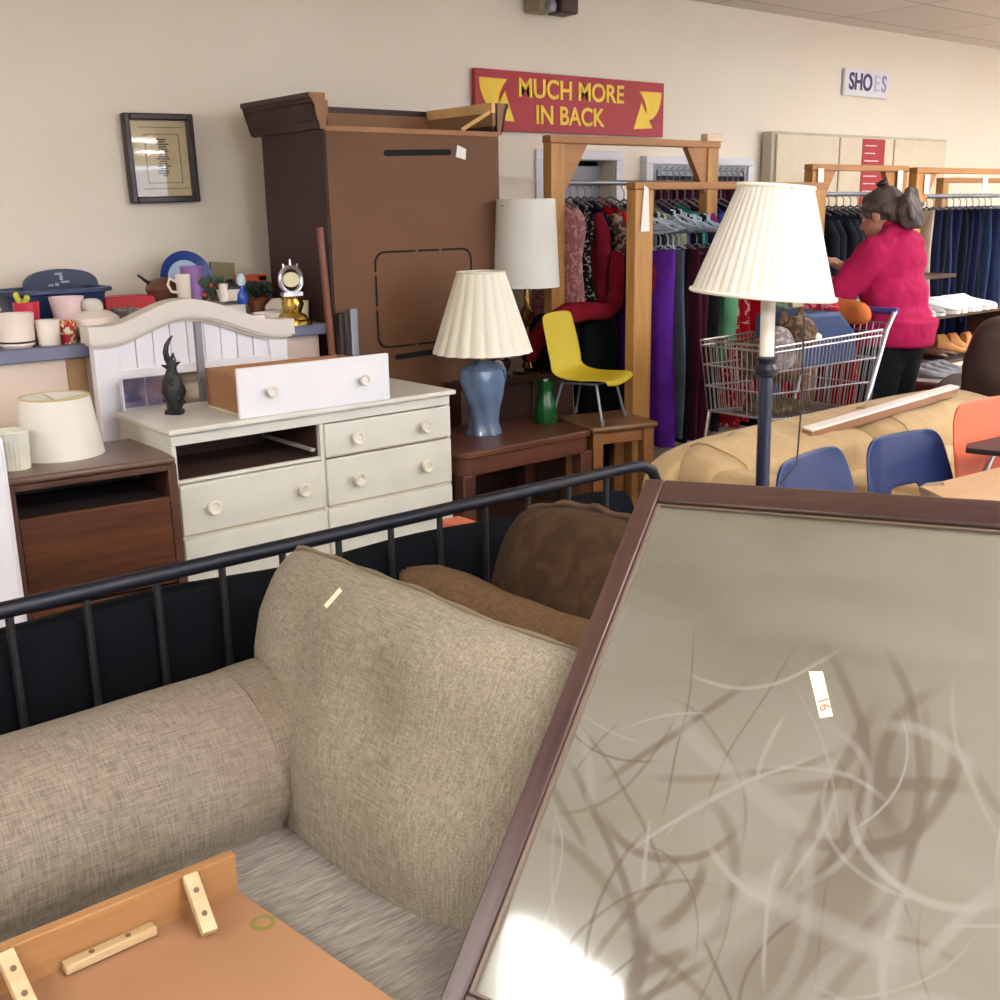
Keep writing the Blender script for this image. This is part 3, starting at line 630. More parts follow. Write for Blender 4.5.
def front(x0, x1, z0, z1, knobs):
    d = part('drawer', bb(BM(), x0, x1, dy0-.012, dy0+.012, z0, z1), m_cream, t, world=True, bevel=.004, seg=2)
    e = BM(); bb(e, x0+.001, x1-.001, dy0-.0105, dy0+.011, z0-.0015, z0+.002); part('worn_edge', e, m_creamedge, d, world=True, smooth=False)
    for kx in knobs: part('knob', knob((kx, dy0-.012, (z0+z1)/2)), m_knob, d, world=True)
zs = [(.663,.80),(.473,.652),(.28,.458),(.09,.265)]
for i, (z0, z1) in enumerate(zs):
    if i == 3: pass
    if i: front(dx0+.012, 2.058, z0, z1, (1.60, 1.96))
    front(2.072, dx1-.006, z0, z1 if i else .786, (2.2, 2.52))
# the taken-out drawer lying on top
t = thing('loose_drawer', 'white drawer front with two round knobs resting on top of the dresser', 'drawer', (2.055, 3.62, .85), R(-2.5))
part('front', bb(BM(), -.31, .31, -.115, -.097, .0, .178), mat('bright_white_paint', (232,232,236), .45, var=.02), t, bevel=.004)
b = BM(); bb(b, -.285, -.27, -.097, .22, .01, .145); bb(b, .27, .285, -.097, .22, .01, .145); bb(b, -.285, .285, .21, .225, .01, .145)
part('box', b, mat('tan_drawer_side', (158,112,74), .6), t, label='tan drawer box')
part('bottom', bb(BM(), -.285, .285, -.097, .225, 0, .008), mat('drawer_bottom', (214,200,170), .6), t)
for kx in (-.19, .19): part('knob', lathe(BM(), [(.012,0),(.011,.012),(.02,.02),(.022,.028),(.019,.034),(.012,.033),(.010,.029),(.001,.028)], (kx, -.115, .09), 20, axis=Matrix.Rotation(pi/2,3,'X')), m_white, t)
solo('wood_block', bb(BM(), 1.80, 1.9, 3.86, 3.9, .85, .868), mat('pale_wood', (214,166,104), .6), 'small pale wood block behind the dark figurine by the loose drawer', 'block', bevel=.003)
# figurine: dark carved bird-like figure
o = thing('figurine', 'black carved figurine with a tall curved crest on the dresser corner', 'figurine', (1.625, 3.80, .85))
b = BM(); lathe(b, [(.034,0),(.036,.012),(.026,.02),(.03,.04),(.041,.08),(.036,.12),(.022,.148),(.016,.165),(.018,.18),(.014,.195),(.001,.2)], n=24, fn=lambda a,r,z: r*(1+.12*sin(3*a+50*z)+.06*sin(7*a-90*z)))
part('body', b, mat('black_carving', (24,22,26), .3, bump=.5, bs=120), o)
b = BM(); cv = [(-.002,0,.18),(-.012,0,.20),(-.016,0,.225),(-.01,0,.25),(.004,0,.27),(.016,0,.282)]
tube(b, cv, [.011,.012,.011,.009,.006,.002], 8)
for s, z in ((-1,.165),(1,.17)): tube(b, [(0,0,z),(s*.018,0,z+.008),(s*.036,0,z+.016)], [.01,.008,.002], 6)
tube(b, [(0,0,.19),(.012,0,.215),(.02,0,.19)], [.01,.008,.003], 6)
for k in range(9): a = k*2.4; ball(b, (.032*cos(a), .032*sin(a), .04+.011*k), .012, 1)
part('crest', b, mat('black_crest', (22,20,24), .35), o)
# ================================================================ NIGHTSTAND
t = thing('nightstand', 'brown wood-grain nightstand with open shelf left of the dresser', 'nightstand', (1.222, 3.695, 0), R(-6))
m_walx = wood('wood_grain_front', (58,30,16), (104,60,34), axis=0, scale=7)
m_wtop = wood('walnut_top', (96,72,62), (118,92,80), axis=0, scale=8, rough=.3); m_wedge = wood('walnut_edge', (72,44,34), (94,60,46), axis=2, scale=8)
w, d = .270, .2
part('top', bb(BM(), -w, w, -d, d+.02, .743, .767), m_wtop, t, bevel=.01, seg=3)
b = BM(); bb(b, -w, -w+.03, -d, d, 0, .743); bb(b, w-.03, w, -d, d, 0, .743); bb(b, -w+.03, w-.03, -d, -d+.02, .722, .742); bb(b, -w+.03, w-.03, d-.015, d, 0, .74); bb(b, -w+.03, w-.03, -d+.02, d, .605, .62)
part('case', b, m_wedge, t, bevel=.003)
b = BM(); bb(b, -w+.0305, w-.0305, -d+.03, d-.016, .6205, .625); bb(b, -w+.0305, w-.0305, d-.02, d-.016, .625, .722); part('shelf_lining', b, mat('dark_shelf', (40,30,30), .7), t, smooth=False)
part('drawer_front', bb(BM(), -w+.032, w-.032, -d+.002, -d+.02, .33, .632), m_walx, t, bevel=.003)
part('drawer_front', bb(BM(), -w+.032, w-.032, -d+.002, -d+.02, .05, .322), m_walx, t, bevel=.003)
part('plinth', bb(BM(), -w+.03, w-.03, -d+.03, -d+.045, 0, .05), m_wedge, t)
# shades on the nightstand
m_shade = mat('ivory_shade', (230,227,216), .8, var=.02, spec=.1)
def shade_prof(r0, r1, h, t_=.003): return [(r0, 0), (r1, h), (r1-t_, h), (r0-t_, 0)]
t = thing('lamp_shade', 'plain ivory oval lamp shade standing by itself on the nightstand', 'lamp shade', (1.20, 3.785, .767))
b = BM(); lathe(b, shade_prof(.142, .112, .2), n=48, caps=(False,False)); part('shade', b, m_shade, t)
b = BM(); tube(b, [(.1115*cos(2*pi*k/40), .1115*sin(2*pi*k/40), .2) for k in range(40)], .003, 6, True); tube(b, [(-.11,0,.195),(0,0,.185),(.11,0,.195)], .002, 6); tube(b, [(0,-.11,.195),(0,0,.185),(0,.11,.195)], .002, 6)
part('wire_ring', b, mat('tan_trim_tape', (206,182,130), .7), t, label='tan trim and wire spider')
t = thing('lamp_shade', 'small ribbed cream lamp shade at the left edge of the nightstand', 'lamp shade', (1.015, 3.67, .767))
b = BM(); lathe(b, shade_prof(.046, .052, .125), n=72, fn=lambda a,r,z: r*(1+.02*sin(24*a)), caps=(False,False)); part('shade', b, mat('greenish_ivory', (224,222,204), .8), t)
b = BM(); tube(b, [(.052*cos(2*pi*k/30), .052*sin(2*pi*k/30), .122) for k in range(30)], .004, 6, True); part('rim', b, m_shade, t)
# white panel at the far left edge
t = thing('white_cabinet', 'white painted cabinet cut off at the left edge beside the nightstand', 'cabinet', (.72, 3.45, 0))
part('body', bb(BM(), .5, .905, 3.36, 3.8, 0, .93), m_hw, t, world=True, bevel=.006)
part('door', bb(BM(), .52, .89, 3.345, 3.36, .05, .9), m_hw, t, world=True, bevel=.004)
# ================================================================ LOW TABLES, LAMPS, CHAIR
t = thing('low_table', 'brown wooden side table with rounded corner carrying the blue lamp', 'table', (3.12, 3.72, 0))
m_lt = wood('red_brown_wood', (72,42,32), (104,64,48), axis=0, scale=7, rough=.35)
def rounded(x0, x1, y0, y1, r, n=6):
    P = []
    for cx, cy, a0 in ((x1-r, y1-r, 0), (x0+r, y1-r, pi/2), (x0+r, y0+r, pi), (x1-r, y0+r, 1.5*pi)):
        for k in range(n+1): P.append((cx+r*cos(a0+pi/2*k/n), cy+r*sin(a0+pi/2*k/n)))
    return P
part('top', prism(BM(), rounded(2.705, 3.47, 3.49, 3.98, .06), (0,0,.03), (0,0,.55), (1,0,0), (0,1,0)), m_lt, t, world=True, bevel=.006)
part('apron', prism(BM(), rounded(2.715, 3.46, 3.505, 3.97, .055), (0,0,.075), (0,0,.475), (1,0,0), (0,1,0)), m_lt, t, world=True, bevel=.003)
for lx, ly in ((2.75,3.54),(3.43,3.54),(2.75,3.93),(3.43,3.93)): part('leg', bb(BM(), lx-.033, lx+.033, ly-.033, ly+.033, 0, .48), m_lt, t, world=True, bevel=.005)
part('shelf', bb(BM(), 2.75, 3.43, 3.6, 3.93, .18, .2), m_dkwood, t, world=True)
t = thing('end_table', 'small oak end table with scuffed top under the yellow chair', 'table', (3.68, 3.62, 0), R(-16))
m_ot = wood('scuffed_oak_top', (92,64,42), (132,98,66), axis=0, scale=6, rough=.35)
part('top', bb(BM(), -.17, .18, -.16, .20, .552, .58), m_ot, t, bevel=.012, seg=3)
b = BM(); bb(b, -.14, .15, -.125, -.105, .49, .552); bb(b, -.14, .15, .15, .17, .49, .552); bb(b, -.14, -.12, -.125, .17, .49, .552); bb(b, .13, .15, -.125, .17, .49, .552); part('apron', b, m_oak, t, bevel=.002)
for sx, sy in ((-.13,-.115),(.14,-.115),(-.13,.16),(.14,.16)): part('leg', bb(BM(), sx-.027, sx+.027, sy-.027, sy+.027, 0, .552), m_oak, t, bevel=.004)
# dark cabinet behind the table
t = thing('media_cabinet', 'dark brown low cabinet behind the blue lamp and green vase', 'cabinet', (3.55, 4.1, 0))
m_mc = wood('dark_cabinet_wood', (50,28,22), (68,40,32), axis=2, scale=6)
b = BM(); bb(b, 3.12, 3.84, 4.03, 4.05, .05, .735); bb(b, 3.12, 3.14, 4.05, 4.14, 0, .735); bb(b, 3.82, 3.84, 4.05, 4.14, 0, .735); part('case', b, m_mc, t, world=True)
part('top', bb(BM(), 3.10, 3.86, 3.995, 4.145, .735, .765), m_mc, t, world=True, bevel=.004)
part('stile', bb(BM(), 3.56, 3.60, 4.018, 4.03, .05, .735), m_mc, t, world=True, bevel=.003)
# blue lamp with pleated shade
def pleat(a, r, z, n=16, d=.035):  return r*(1-d*abs(sin(n*a/2))**.7*1.0)
t = thing('table_lamp', 'blue glazed table lamp with cream scalloped pleated shade on the brown table', 'lamp', (3.045, 3.77, .575))
b = BM(); sq = lambda a, r, z: r*(1-.07*cos(6*(a+z*3.2)))
lathe(b, [(.072,0),(.076,.01),(.072,.024),(.062,.06),(.07,.12),(.09,.19),(.104,.25),(.098,.295),(.066,.318),(.04,.328),(.034,.336),(.001,.338)], n=72, fn=sq)
part('base', b, mat('blue_glaze', (100,120,152), .22, var=.06, vs=8, coat=.4), t)
cylb = BM(); cyl(cylb, (0,0,.335), (0,0,.42), .009); lathe(cylb, [(.02,.336),(.018,.35),(.009,.356)], n=16); part('stem', cylb, m_brass, t)
m_pleat = mat('cream_pleat', (232,229,212), .8, var=.015, spec=.1)
nP = 20
def scal(a, r, z): return r*(1-.055*(1-abs(sin(nP*a/2)))*min(1, .35+.65*(1-(z-.37)/.345)))
b = BM(); H_ = .345; prf = [(.222-.116*k/10, .37+.345*k/10) for k in range(11)]
lathe(b, prf+[(p[0]-.003, p[1]) for p in prf[::-1]], n=nP*12, fn=scal, caps=(False,False)); part('shade', b, m_pleat, t, angle=60)
b = BM(); tube(b, [(.105*cos(2*pi*k/40), .105*sin(2*pi*k/40), .715) for k in range(40)], .004, 6, True); part('shade_rim', b, m_pleat, t)
# tall drum lamp
t = thing('table_lamp', 'tall brass table lamp with straight white drum shade beside the wardrobe', 'lamp', (3.57, 4.07, .765))
b = BM(); n_ = .42
lathe(b, [(.16,.42),(.14,.83),(.137,.83),(.157,.42)], n=120, fn=lambda a,r,z: r*(1+.004*sin(60*a)), caps=(False,False)); part('shade', b, mat('white_drum', (216,216,210), .8, var=.02, spec=.1), t)
b = BM(); lathe(b, [(.075,0),(.075,.015),(.03,.03),(.02,.06),(.045,.11),(.05,.15),(.03,.2),(.018,.23),(.034,.26),(.036,.3),(.015,.33),(.012,.42),(.001,.42)], n=32); part('base', b, mat('dark_brass', (70,52,30), .2, metal=.9, c2=(150,110,50), vs=20), t)
b = BM(); cyl(b, (0,0,.42), (0,0,.8), .004); tube(b, [(-.15,0,.8),(0,0,.8),(.15,0,.8)], .003); part('harp', b, m_brass, t)
# green vase
o = thing('vase', 'green ribbed glass vase on the brown table in front of the yellow chair', 'vase', (3.41, 3.76, .58))
part('body', lathe(BM(), [(.046,0),(.051,.008),(.052,.06),(.046,.105),(.033,.14),(.033,.17),(.040,.20),(.036,.20),(.029,.17),(.028,.14),(.042,.105),(.046,.02),(.001,.015)], n=40, fn=lambda a,r,z: r*(1+.04*sin(10*a+20*z))), mat('green_glass', (24,92,44), .12, var=.15, trans=.25, vs=20), o)
# small ornaments behind
o = thing('ornament', 'small glass and brass ornament on the dark cabinet behind the blue lamp', 'ornament', (3.41, 4.06, .765))
b = BM(); lathe(b, [(.03,0),(.012,.02),(.03,.05),(.035,.08),(.01,.1),(.02,.13),(.001,.15)], n=20); part('stem', b, mat('dark_bronze', (64,42,30), .25, metal=.7), o)
b = BM(); ball(b, (-.045,-.01,.06), .03); ball(b, (-.03,-.02,.11), .022); part('glass_drop', b, mat('milky_glass', (214,214,210), .2), o)
# yellow shell chair
def shell_chair(name, label, m_, legm, loc, rz, z_seat=.22, hole=False, bw=.38, bh=.36, legs=True, legz=0, splay=.07):
    """moulded shell chair; faces local -Y... seat forward is +X"""
    t = thing(name, label, 'chair', loc, rz)
    path = []   # side profile (x forward, z up), from seat front to back top
    P = [(.20,-.035),(.205,-.01),(.17,.0),(.08,-.006),(-.02,-.008),(-.1,.004),(-.15,.035),(-.175,.09),(-.195,.17),(-.215,.26),(-.235,.345),(-.24,.37)]
    widths = [.36,.38,.4,.41,.41,.41,.4,.4,.4,.39,.385,.35]
    N = 14; b = BM(); rows = []
    for (x, z), w_ in zip(P, widths):
        row = []
        for k in range(N+1):
            u = -1+2*k/N; e = abs(u)**4
            row.append(bm_v(b, (x+(.03*u*u if z > .05 else 0), u*w_/2, z+z_seat+(.018*u*u if z < .05 else 0)-(.0 if z < .3 else .012*e))))
        rows.append(row)
    for i in range(len(rows)-1):
        for k in range(N):
            if hole and i in (6, 7) and 4 <= k <= 9: continue
            b.faces.new((rows[i][k], rows[i][k+1], rows[i+1][k+1], rows[i+1][k]))
    o = part('shell', b, m_, t, angle=180); s = o.modifiers.new('Solid', 'SOLIDIFY'); s.thickness = .012; s.offset = 0
    sb = o.modifiers.new('Sub', 'SUBSURF'); sb.levels = 1; sb.render_levels = 2
    zs_ = z_seat-.02
    if legs:
        for sx, sy in ((1,1),(1,-1),(-1,1),(-1,-1)):
            l = part('leg', cyl(BM(), (sx*.11-.0, sy*.13, zs_), (sx*(.11+splay), sy*(.13+splay*.6), legz), .0085, n=10), legm, t)
            part('foot', cyl(BM(), (sx*(.11+splay), sy*(.13+splay*.6), legz+.03), (sx*(.11+splay*1.02), sy*(.13+splay*.62), legz), .013, n=10), m_steel, l)
        b = BM(); cyl(b, (.11,-.13,zs_), (.11,.13,zs_), .008); cyl(b, (-.11,-.13,zs_), (-.11,.13,zs_), .008); cyl(b, (-.11,-.13,zs_), (.11,-.13,zs_), .008); cyl(b, (-.11,.13,zs_), (.11,.13,zs_), .008)
        part('seat_frame', b, legm, t)
    return t
def bm_v(b, p): return b.verts.new(p)
yc = shell_chair('shell_chair', 'yellow moulded shell chair with thin metal legs standing on the oak end table', mat('yellow_plastic', (196,176,44), .4, var=.03), m_steel, (3.60, 3.67, .585), R(-68), z_seat=.25, splay=.055)
yc.scale = (.78, .84, .80)
# red throw and black bag behind the chair
t = thing('red_blanket', 'crimson fleece throw slumped in an arch over the black garment bag', 'blanket', (3.85, 4.0, .8))
b = BM(); tube(b, [(3.47,3.93,.86),(3.5,3.92,.95),(3.58,3.92,1.02),(3.70,3.92,1.055),(3.84,3.92,1.06),(3.97,3.92,1.05),(4.03,3.93,1.07),(4.06,3.94,1.15),(4.07,3.95,1.25),(4.08,3.96,1.33)], [.03,.05,.055,.05,.045,.042,.045,.04,.04,.03], 14)
for v in b.verts: v.co += Vector((noise.noise(v.co*12), noise.noise(v.co*12+Vector((5,0,0))), noise.noise(v.co*12+Vector((0,9,0)))))*.018
part('cloth', b, mat('crimson_fleece', (108,18,32), .95, var=.2, vs=14, spec=.1), t, world=True)
t = thing('garment_bag', 'black cloth garment bag standing behind the yellow chair', 'bag', (3.92, 3.96, 0))
puffb = BM(); puff(puffb, (4.0, 4.02, .52), (.26,.12,1.04), 5, 12, nz=.03, nf=5); puff(puffb, (3.74, 4.06, .91), (.34,.09,.28), 4, 8, nz=.02, nf=6)
part('body', puffb, m_blackcloth, t, world=True)
# ================================================================ CLOTHES RACKS
def brace(b, p, s, l, ya, yb_):
    """triangular-cut diagonal brace in the XZ plane, p = inner corner, s = side"""
    x, z = p
    prism(b, [(x, z), (x+s*l, z), (x+s*(l-.09), z-.0), (x+s*l, z), (x, z-l)][:1]+[(x+s*l, z), (x+s*(l*.12), z-l*.95), (x, z-l)], (0, yb_-ya, 0), (0, ya, 0))
def rack(label, x0, x1, y, zt, zr, w=.09, dep=.06, cards=False, yb2=None, brc=True, lip=True):
    t = thing('clothes_rack', label, 'clothes rack', ((x0+x1)/2, y+.1, 0))
    for x in (x0, x1-w):
        p = part('post', bb(BM(), x, x+w, y, y+dep, 0, zt-.0365), m_pine, t, world=True, bevel=.004)
    part('beam', bb(BM(), x0-.01, x1+.01, y-.004, y+.055, zt-.036, zt), m_pinex, t, world=True, bevel=.004)
    if brc:
        for (x, s) in ((x0+w, 1), (x1-w, -1)):
            b = BM(); prism(b, [(x, zt-.036), (x+s*.17, zt-.036), (x+s*.005, zt-.28), (x, zt-.28)], (0, .035, 0), (0, y+.01, 0)); part('brace', b, m_pinex, t, world=True, bevel=.002)
    part('rail', cyl(BM(), (x0+w, y+.11, zr), (x1-w, y+.11, zr), .014, n=12), m_steel, t, world=True)
    return t
rack('tall pine clothes rack with corner braces below the red banner', 3.80, 5.07, 4.14, 1.895, 1.675)
r2 = rack('lower pine clothes rack in front holding purple skirt and long trousers, white tag on post', 3.955, 5.5, 3.72, 1.665, 1.43, w=.125, brc=False)
rack('pine clothes rack with dark suits behind the woman', 5.69, 6.72, 3.95, 1.775, 1.605, w=.08)
t = rack('pine clothes rack of jeans at the right edge, diagonal braces', 6.75, 8.7, 3.9, 1.765, 1.585, w=.09)
# second short rack bits and cards
def card(x, y, z, w, h, label, rz=0): 
    o = solo('price_card', bb(BM(), x-w/2, x+w/2, y-.004, y, z-h/2, z+h/2), m_paper, label, 'card', smooth=False); return o
b = BM(); prism(b, [(0,0),(.062,0),(.05,.20),(.022,.215)], (0,-.003,0), (3.985, 3.716, 1.435)); solo('paper_tag', b, m_paper, 'tapered white paper tag pinned to the front pine post by the red coat', 'tag', smooth=False)
card(5.76, 3.944, 1.70, .055, .1, 'white card at the left end of the suit rack beam')
card(6.62, 3.944, 1.68, .055, .13, 'white card at the right end of the suit rack above the woman')
card(6.86, 3.894, 1.66, .06, .12, 'white card on the first post right of the woman')
card(7.62, 3.894, 1.655, .065, .10, 'white card on the jeans rack near the right edge')
b = BM(); bb(b, 4.98, 5.12, 4.15, 4.2, 1.895, 1.935); solo('wood_scrap', b, mat('light_scrap', (224,206,170), .6), 'light wooden scrap lying on top of the tall pine rack at its right end', 'board', bevel=.003)
# far parallel beam with yellow mark
t = rack('farther pine clothes rack seen past the jeans rack', 7.9, 9.6, 4.35, 1.72, 1.5, w=.08, brc=False)
# ---- garments
def garment(name, kind, x, y, zr, w, h, th, m_, label, cat, rz=0, group=None, hang=m_steel):
    """hanging garment: local X is its thickness along the rail, local Y its width; origin on the rail's hook"""
    t = thing(name, label, cat, (x, y, zr-h-.09), rz, group)
    n = 28; sd = random.random()*10; rings = []; H = h
    steps = 12
    for i in range(steps+1):
        f = i/steps; z = H-f*H
        if kind == 'shirt': ww = w*(.34+.66*min(1, f/.13)**.7); dz = 0
        elif kind == 'dress': ww = w*(.4+.5*min(1, f/.1))*(1-.25*max(0, 1-abs(f-.35)/.2)*.6)*(1+.15*f)
        else: ww = w*(.9+.1*f)
        tt = th*(.5+.5*min(1, f/.2))
        rg = []
        for k in range(n):
            a = 2*pi*k/n; rp = 1+.28*f*sin(5*a+sd)+.15*f*sin(9*a+sd*2)
            yy = ww/2*cos(a); xx = tt/2*sin(a)*rp+.012*sin(6*f+sd)+.008*sin(yy*30+sd)*f
            droop = (.07*(abs(cos(a))**1.5) if kind == 'shirt' and f < .2 else 0)*(1-f/.2 if f < .2 else 0)
            rg.append((xx, yy, z-droop))
        rings.append(rg)
    b = BM(); loft(b, rings); body = part('body', b, m_, t, angle=80)
    if kind == 'shirt':
        for s in (1, -1):
            b = BM(); pts = [(0, s*w*.40, H-.07), (.01, s*w*.49, H-.16), (.015, s*w*.50, H-.3), (.01, s*w*.50, max(.02, H-.5))]
            tube(b, pts, [.03,.042,.04,.034], 10); part('sleeve', b, m_, t, angle=80)
    b = BM(); tube(b, [(0,-w*.32,H-.03),(0,0,H+.02),(0,w*.32,H-.03)], .006, 6); tube(b, [(0,0,H+.02),(0,0,H+.06),(0,.015,H+.075),(0,.025,H+.09),(0,.015,H+.1),(0,0,H+.105)], .003, 5)
    part('hanger', b, hang, t)
    return t
def cloth(n_, c, **k): return mat(n_, c, .92, var=k.pop('var', .18), vs=k.pop('vs', 9), spec=.12, **k)
C_ = dict(
 rose=pattern('rose_print', (168,112,118), (206,158,158), 24), rose2=pattern('pale_rose_print', (180,132,134), (214,176,172), 30), blackflor=pattern('black_floral', (20,20,24), (150,150,146), 34, lo=.56, hi=.6),
 wine=cloth('wine_cloth', (110,22,40)), navy=cloth('navy_cloth', (22,25,52)), paisley=pattern('brown_print', (60,40,40), (150,130,110), 30), red=cloth('red_cloth', (176,18,34)), dred=cloth('dark_red_cloth', (150,14,30)),
 grey=cloth('grey_cloth', (104,106,110)), dark=cloth('charcoal_cloth', (34,34,38)), plaid=pattern('grey_print', (90,88,84), (130,128,120), 40), sage=cloth('sage_cloth', (150,158,128)), teal=cloth('teal_cloth', (60,160,140)),
 black=cloth('black_fabric', (18,18,22)), blue=cloth('blue_cloth', (62,78,150)), mag=cloth('magenta_cloth', (116,36,96)), indigo=cloth('indigo_cloth', (48,44,100)),
 purple=cloth('purple_cloth', (84,34,138)), slate=cloth('slate_cloth', (84,90,104)), white=cloth('white_cloth', (214,214,220), var=.05), plum=cloth('plum_cloth', (72,28,48)), green=cloth('green_cloth', (96,160,120)),
 redflor=pattern('red_floral', (170,24,40), (214,160,150), 22, lo=.58, hi=.62), royal=cloth('royal_blue_cloth', (44,60,140)), beige=cloth('beige_cloth', (176,166,150)), denim=cloth('denim_cloth', (25,31,58)), denim2=cloth('faded_denim', (44,57,86)), suit=cloth('suit_cloth', (26,28,38)))
Y1R = 4.25
items = [ # rack one, left half: long dresses
 ('dress','dress',3.915,.40,.86,.035,'rose','dusty rose printed dress nearest the left pine post'),
 ('dress','dress',3.955,.40,.84,.035,'rose2','paler rose printed dress, second from the left pine post'),
 ('dress','dress',4.03,.42,.84,.06,'blackflor','black dress with white floral print beside the rose dresses'),
 ('blouse','shirt',4.085,.40,.62,.03,'wine','wine-red blouse between black floral and navy dresses'),
 ('dress','dress',4.135,.42,.86,.05,'navy','plain navy dress on the tall rack'),
 ('blouse','shirt',4.185,.42,.66,.035,'paisley','brown and grey printed blouse before the bright red coat'),
 ('coat','shirt',4.245,.46,.84,.06,'red','bright red coat reaching high on the tall rack'),
 ('coat','shirt',4.32,.48,.90,.07,'dred','deeper red coat behind the front pine post')]
for nm, kd, x, w_, h, th, c, lb in items:
    garment(nm, kd, x, Y1R, 1.675, w_, h, th, C_[c], lb, nm, rz=R(random.uniform(-12, 4)))
items = [
 (4.50,'grey',.42,'grey blouse just right of the front pine post'),(4.57,'dark',.42,'charcoal blouse second right of the front pine post'),(4.65,'plaid',.46,'grey mottled shirt on the tall rack'),(4.73,'sage',.46,'sage green shirt on the tall rack'),
 (4.80,'indigo',.40,'indigo top beside the sage green shirt'),(4.86,'black',.62,'black top under the teal scarf-like top'),(4.93,'teal',.26,'teal pointed top high on the tall rack'),(5.0,'navy',.5,'navy shirt right of the teal top'),
 (5.07,'mag',.42,'magenta shirt between navy and blue shirts'),(5.14,'blue',.42,'medium blue shirt left of the pleated floor lamp shade'),(5.23,'royal',.46,'royal blue shirt right of the medium blue one'),(5.32,'black',.6,'black shirt at the end of the tall rack row')]
for x, c, h, lb in items:
    garment('shirt', 'shirt', x, 4.32, 1.66, .40, h, .055, C_[c], lb, 'shirt', rz=R(random.uniform(-16, 0)))
b = BM(); puff(b, (4.98, 4.28, 1.08), (1.0,.3,.5), 5, 10, nz=.03, nf=7, seed=3); o = solo('coat_bundle', b, C_['black'], 'mass of black coats bunched below the coloured shirts', 'coats'); o['kind'] = 'stuff'
b = BM(); cyl(b, (5.0, 4.32, 1.675), (5.6, 4.32, 1.675), .012); 
solo('rail', b, m_steel, 'thin steel rail extending right of the tall pine rack', 'rail')
# rack two: long trousers and skirts
items = [
 ('blouse','shirt',4.17,.14,.12,.04,'wine','short wine blouse above the purple skirt'),
 ('skirt','pants',4.19,.40,.98,.12,'purple','long bright purple skirt beside the front pine post'),
 ('trousers','pants',4.29,.38,.95,.05,'slate','slate grey trousers next to the purple skirt'),
 ('trousers','pants',4.345,.38,.98,.05,'black','black trousers left of the white stripe'),
 ('scarf','pants',4.385,.10,.80,.02,'white','narrow white strip of cloth hanging between dark trousers'),
 ('trousers','pants',4.43,.38,.98,.06,'plum','plum trousers right of the white strip'),
 ('trousers','pants',4.50,.38,1.0,.06,'plum','second pair of plum trousers further right'),
 ('trousers','pants',4.57,.40,.95,.06,'dark','charcoal trousers left of the green top'),
 ('top','shirt',4.65,.40,.62,.06,'green','green top hanging below the floor lamp shade'),
 ('dress','dress',4.74,.40,.95,.07,'redflor','red dress with pale flowers seen through the cart front'),
 ('dress','dress',4.83,.40,.93,.07,'redflor','second red flowered dress just right of the first'),
 ('shirt','shirt',4.92,.42,.8,.07,'red','plain red shirt right of the flowered dresses'),
 ('trousers','pants',5.0,.40,1.0,.06,'black','black trousers behind the lamp pole'),
 ('trousers','pants',5.08,.40,1.0,.06,'royal','royal blue trousers behind the lamp pole'),
 ('dress','dress',5.17,.40,.95,.07,'red','red dress behind the shopping cart'),
 ('dress','dress',5.26,.40,.98,.07,'dred','deep red dress right of it behind the cart'),
 ('dress','dress',5.34,.40,.98,.06,'wine','wine dress at the end of the lower rack')]
for nm, kd, x, w_, h, th, c, lb in items:
    garment(nm, kd, x, 3.86, 1.43, w_, h, th, C_[c], lb, nm, rz=R(random.uniform(-14, 0)), hang=mat('white_hanger', (190,204,220), .4) if x < 4.5 else m_steel)
# empty clear hangers bunch above rail
b = BM()
for k in range(16):
    x = 4.10+k*.035; a = random.uniform(-1,1); zz = random.uniform(-.025,.02); yy = 3.80+random.uniform(-.05,.05); tube(b, [(x,yy,1.49+zz),(x+a*.06,yy-.09,1.455+zz),(x+a*.03,yy,1.445+zz),(x-a*.06,yy+.08,1.45+zz),(x,yy,1.49+zz)], .008, 5); tube(b, [(x,yy,1.49+zz),(x,yy,1.515+zz),(x+a*.01,yy+.02,1.52+zz)], .005, 5)
o = solo('hangers', b, mat('clear_blue_hanger', (180,198,216), .3), 'cluster of clear bluish plastic hangers above the purple skirt', 'hangers'); o['kind'] = 'stuff'
# low rail of red garments behind the cart
t = thing('clothes_rail', 'low steel rail of red clothes behind the shopping cart', 'clothes rack', (5.85, 3.66, 0))
part('rail', cyl(BM(), (5.54, 3.66, 1.02), (6.12, 3.66, 1.02), .012), m_steel, t, world=True)
for x in (5.54, 6.12): part('upright', cyl(BM(), (x, 3.66, 0), (x, 3.66, 1.02), .012), m_steel, t, world=True); 
for k, (c, lb) in enumerate([('red','bright red skirt at the left of the low rail behind the cart'),('dred','dark red skirt next on the low rail behind the cart'),('redflor','red flowered skirt on the low rail behind the cart'),('red','plain red skirt in the middle of the low rail'),('wine','wine skirt on the low rail right of the plain red one'),('dred','last dark red skirt on the low rail near the cart handle')]):
    garment('skirt', 'pants', 5.60+.09*k, 3.66, 1.02, .34, .68, .08, C_[c], lb, 'skirt', R(-15+4*k))
# suits
g0 = None
for k in range(11):
    x = 5.80+k*.078; lb = 'dark suit jacket in the row behind the woman'
    if g0 is None: g0 = garment('suit_jacket', 'shirt', x, 4.06, 1.605, .46, .42, .07, C_['suit'], lb, 'jacket', R(-12), 'dark suit jackets behind the woman')
    else: dup(g0, (x, 4.06, 1.605-.51), R(random.uniform(-20, 0)))
# dark clothes in the wall case
g0 = None
for k in range(15):
    x = 5.46+k*.06
    if g0 is None: g0 = garment('hanging_trousers', 'pants', x, 4.92, 1.78, .1, .62, .045, C_['plum'], 'dark plum trousers hanging in the wall case', 'trousers', 0, 'trousers hung in the wall case')
    else: dup(g0, (x, 4.92, 1.78-.71), R(random.uniform(-10,10)))
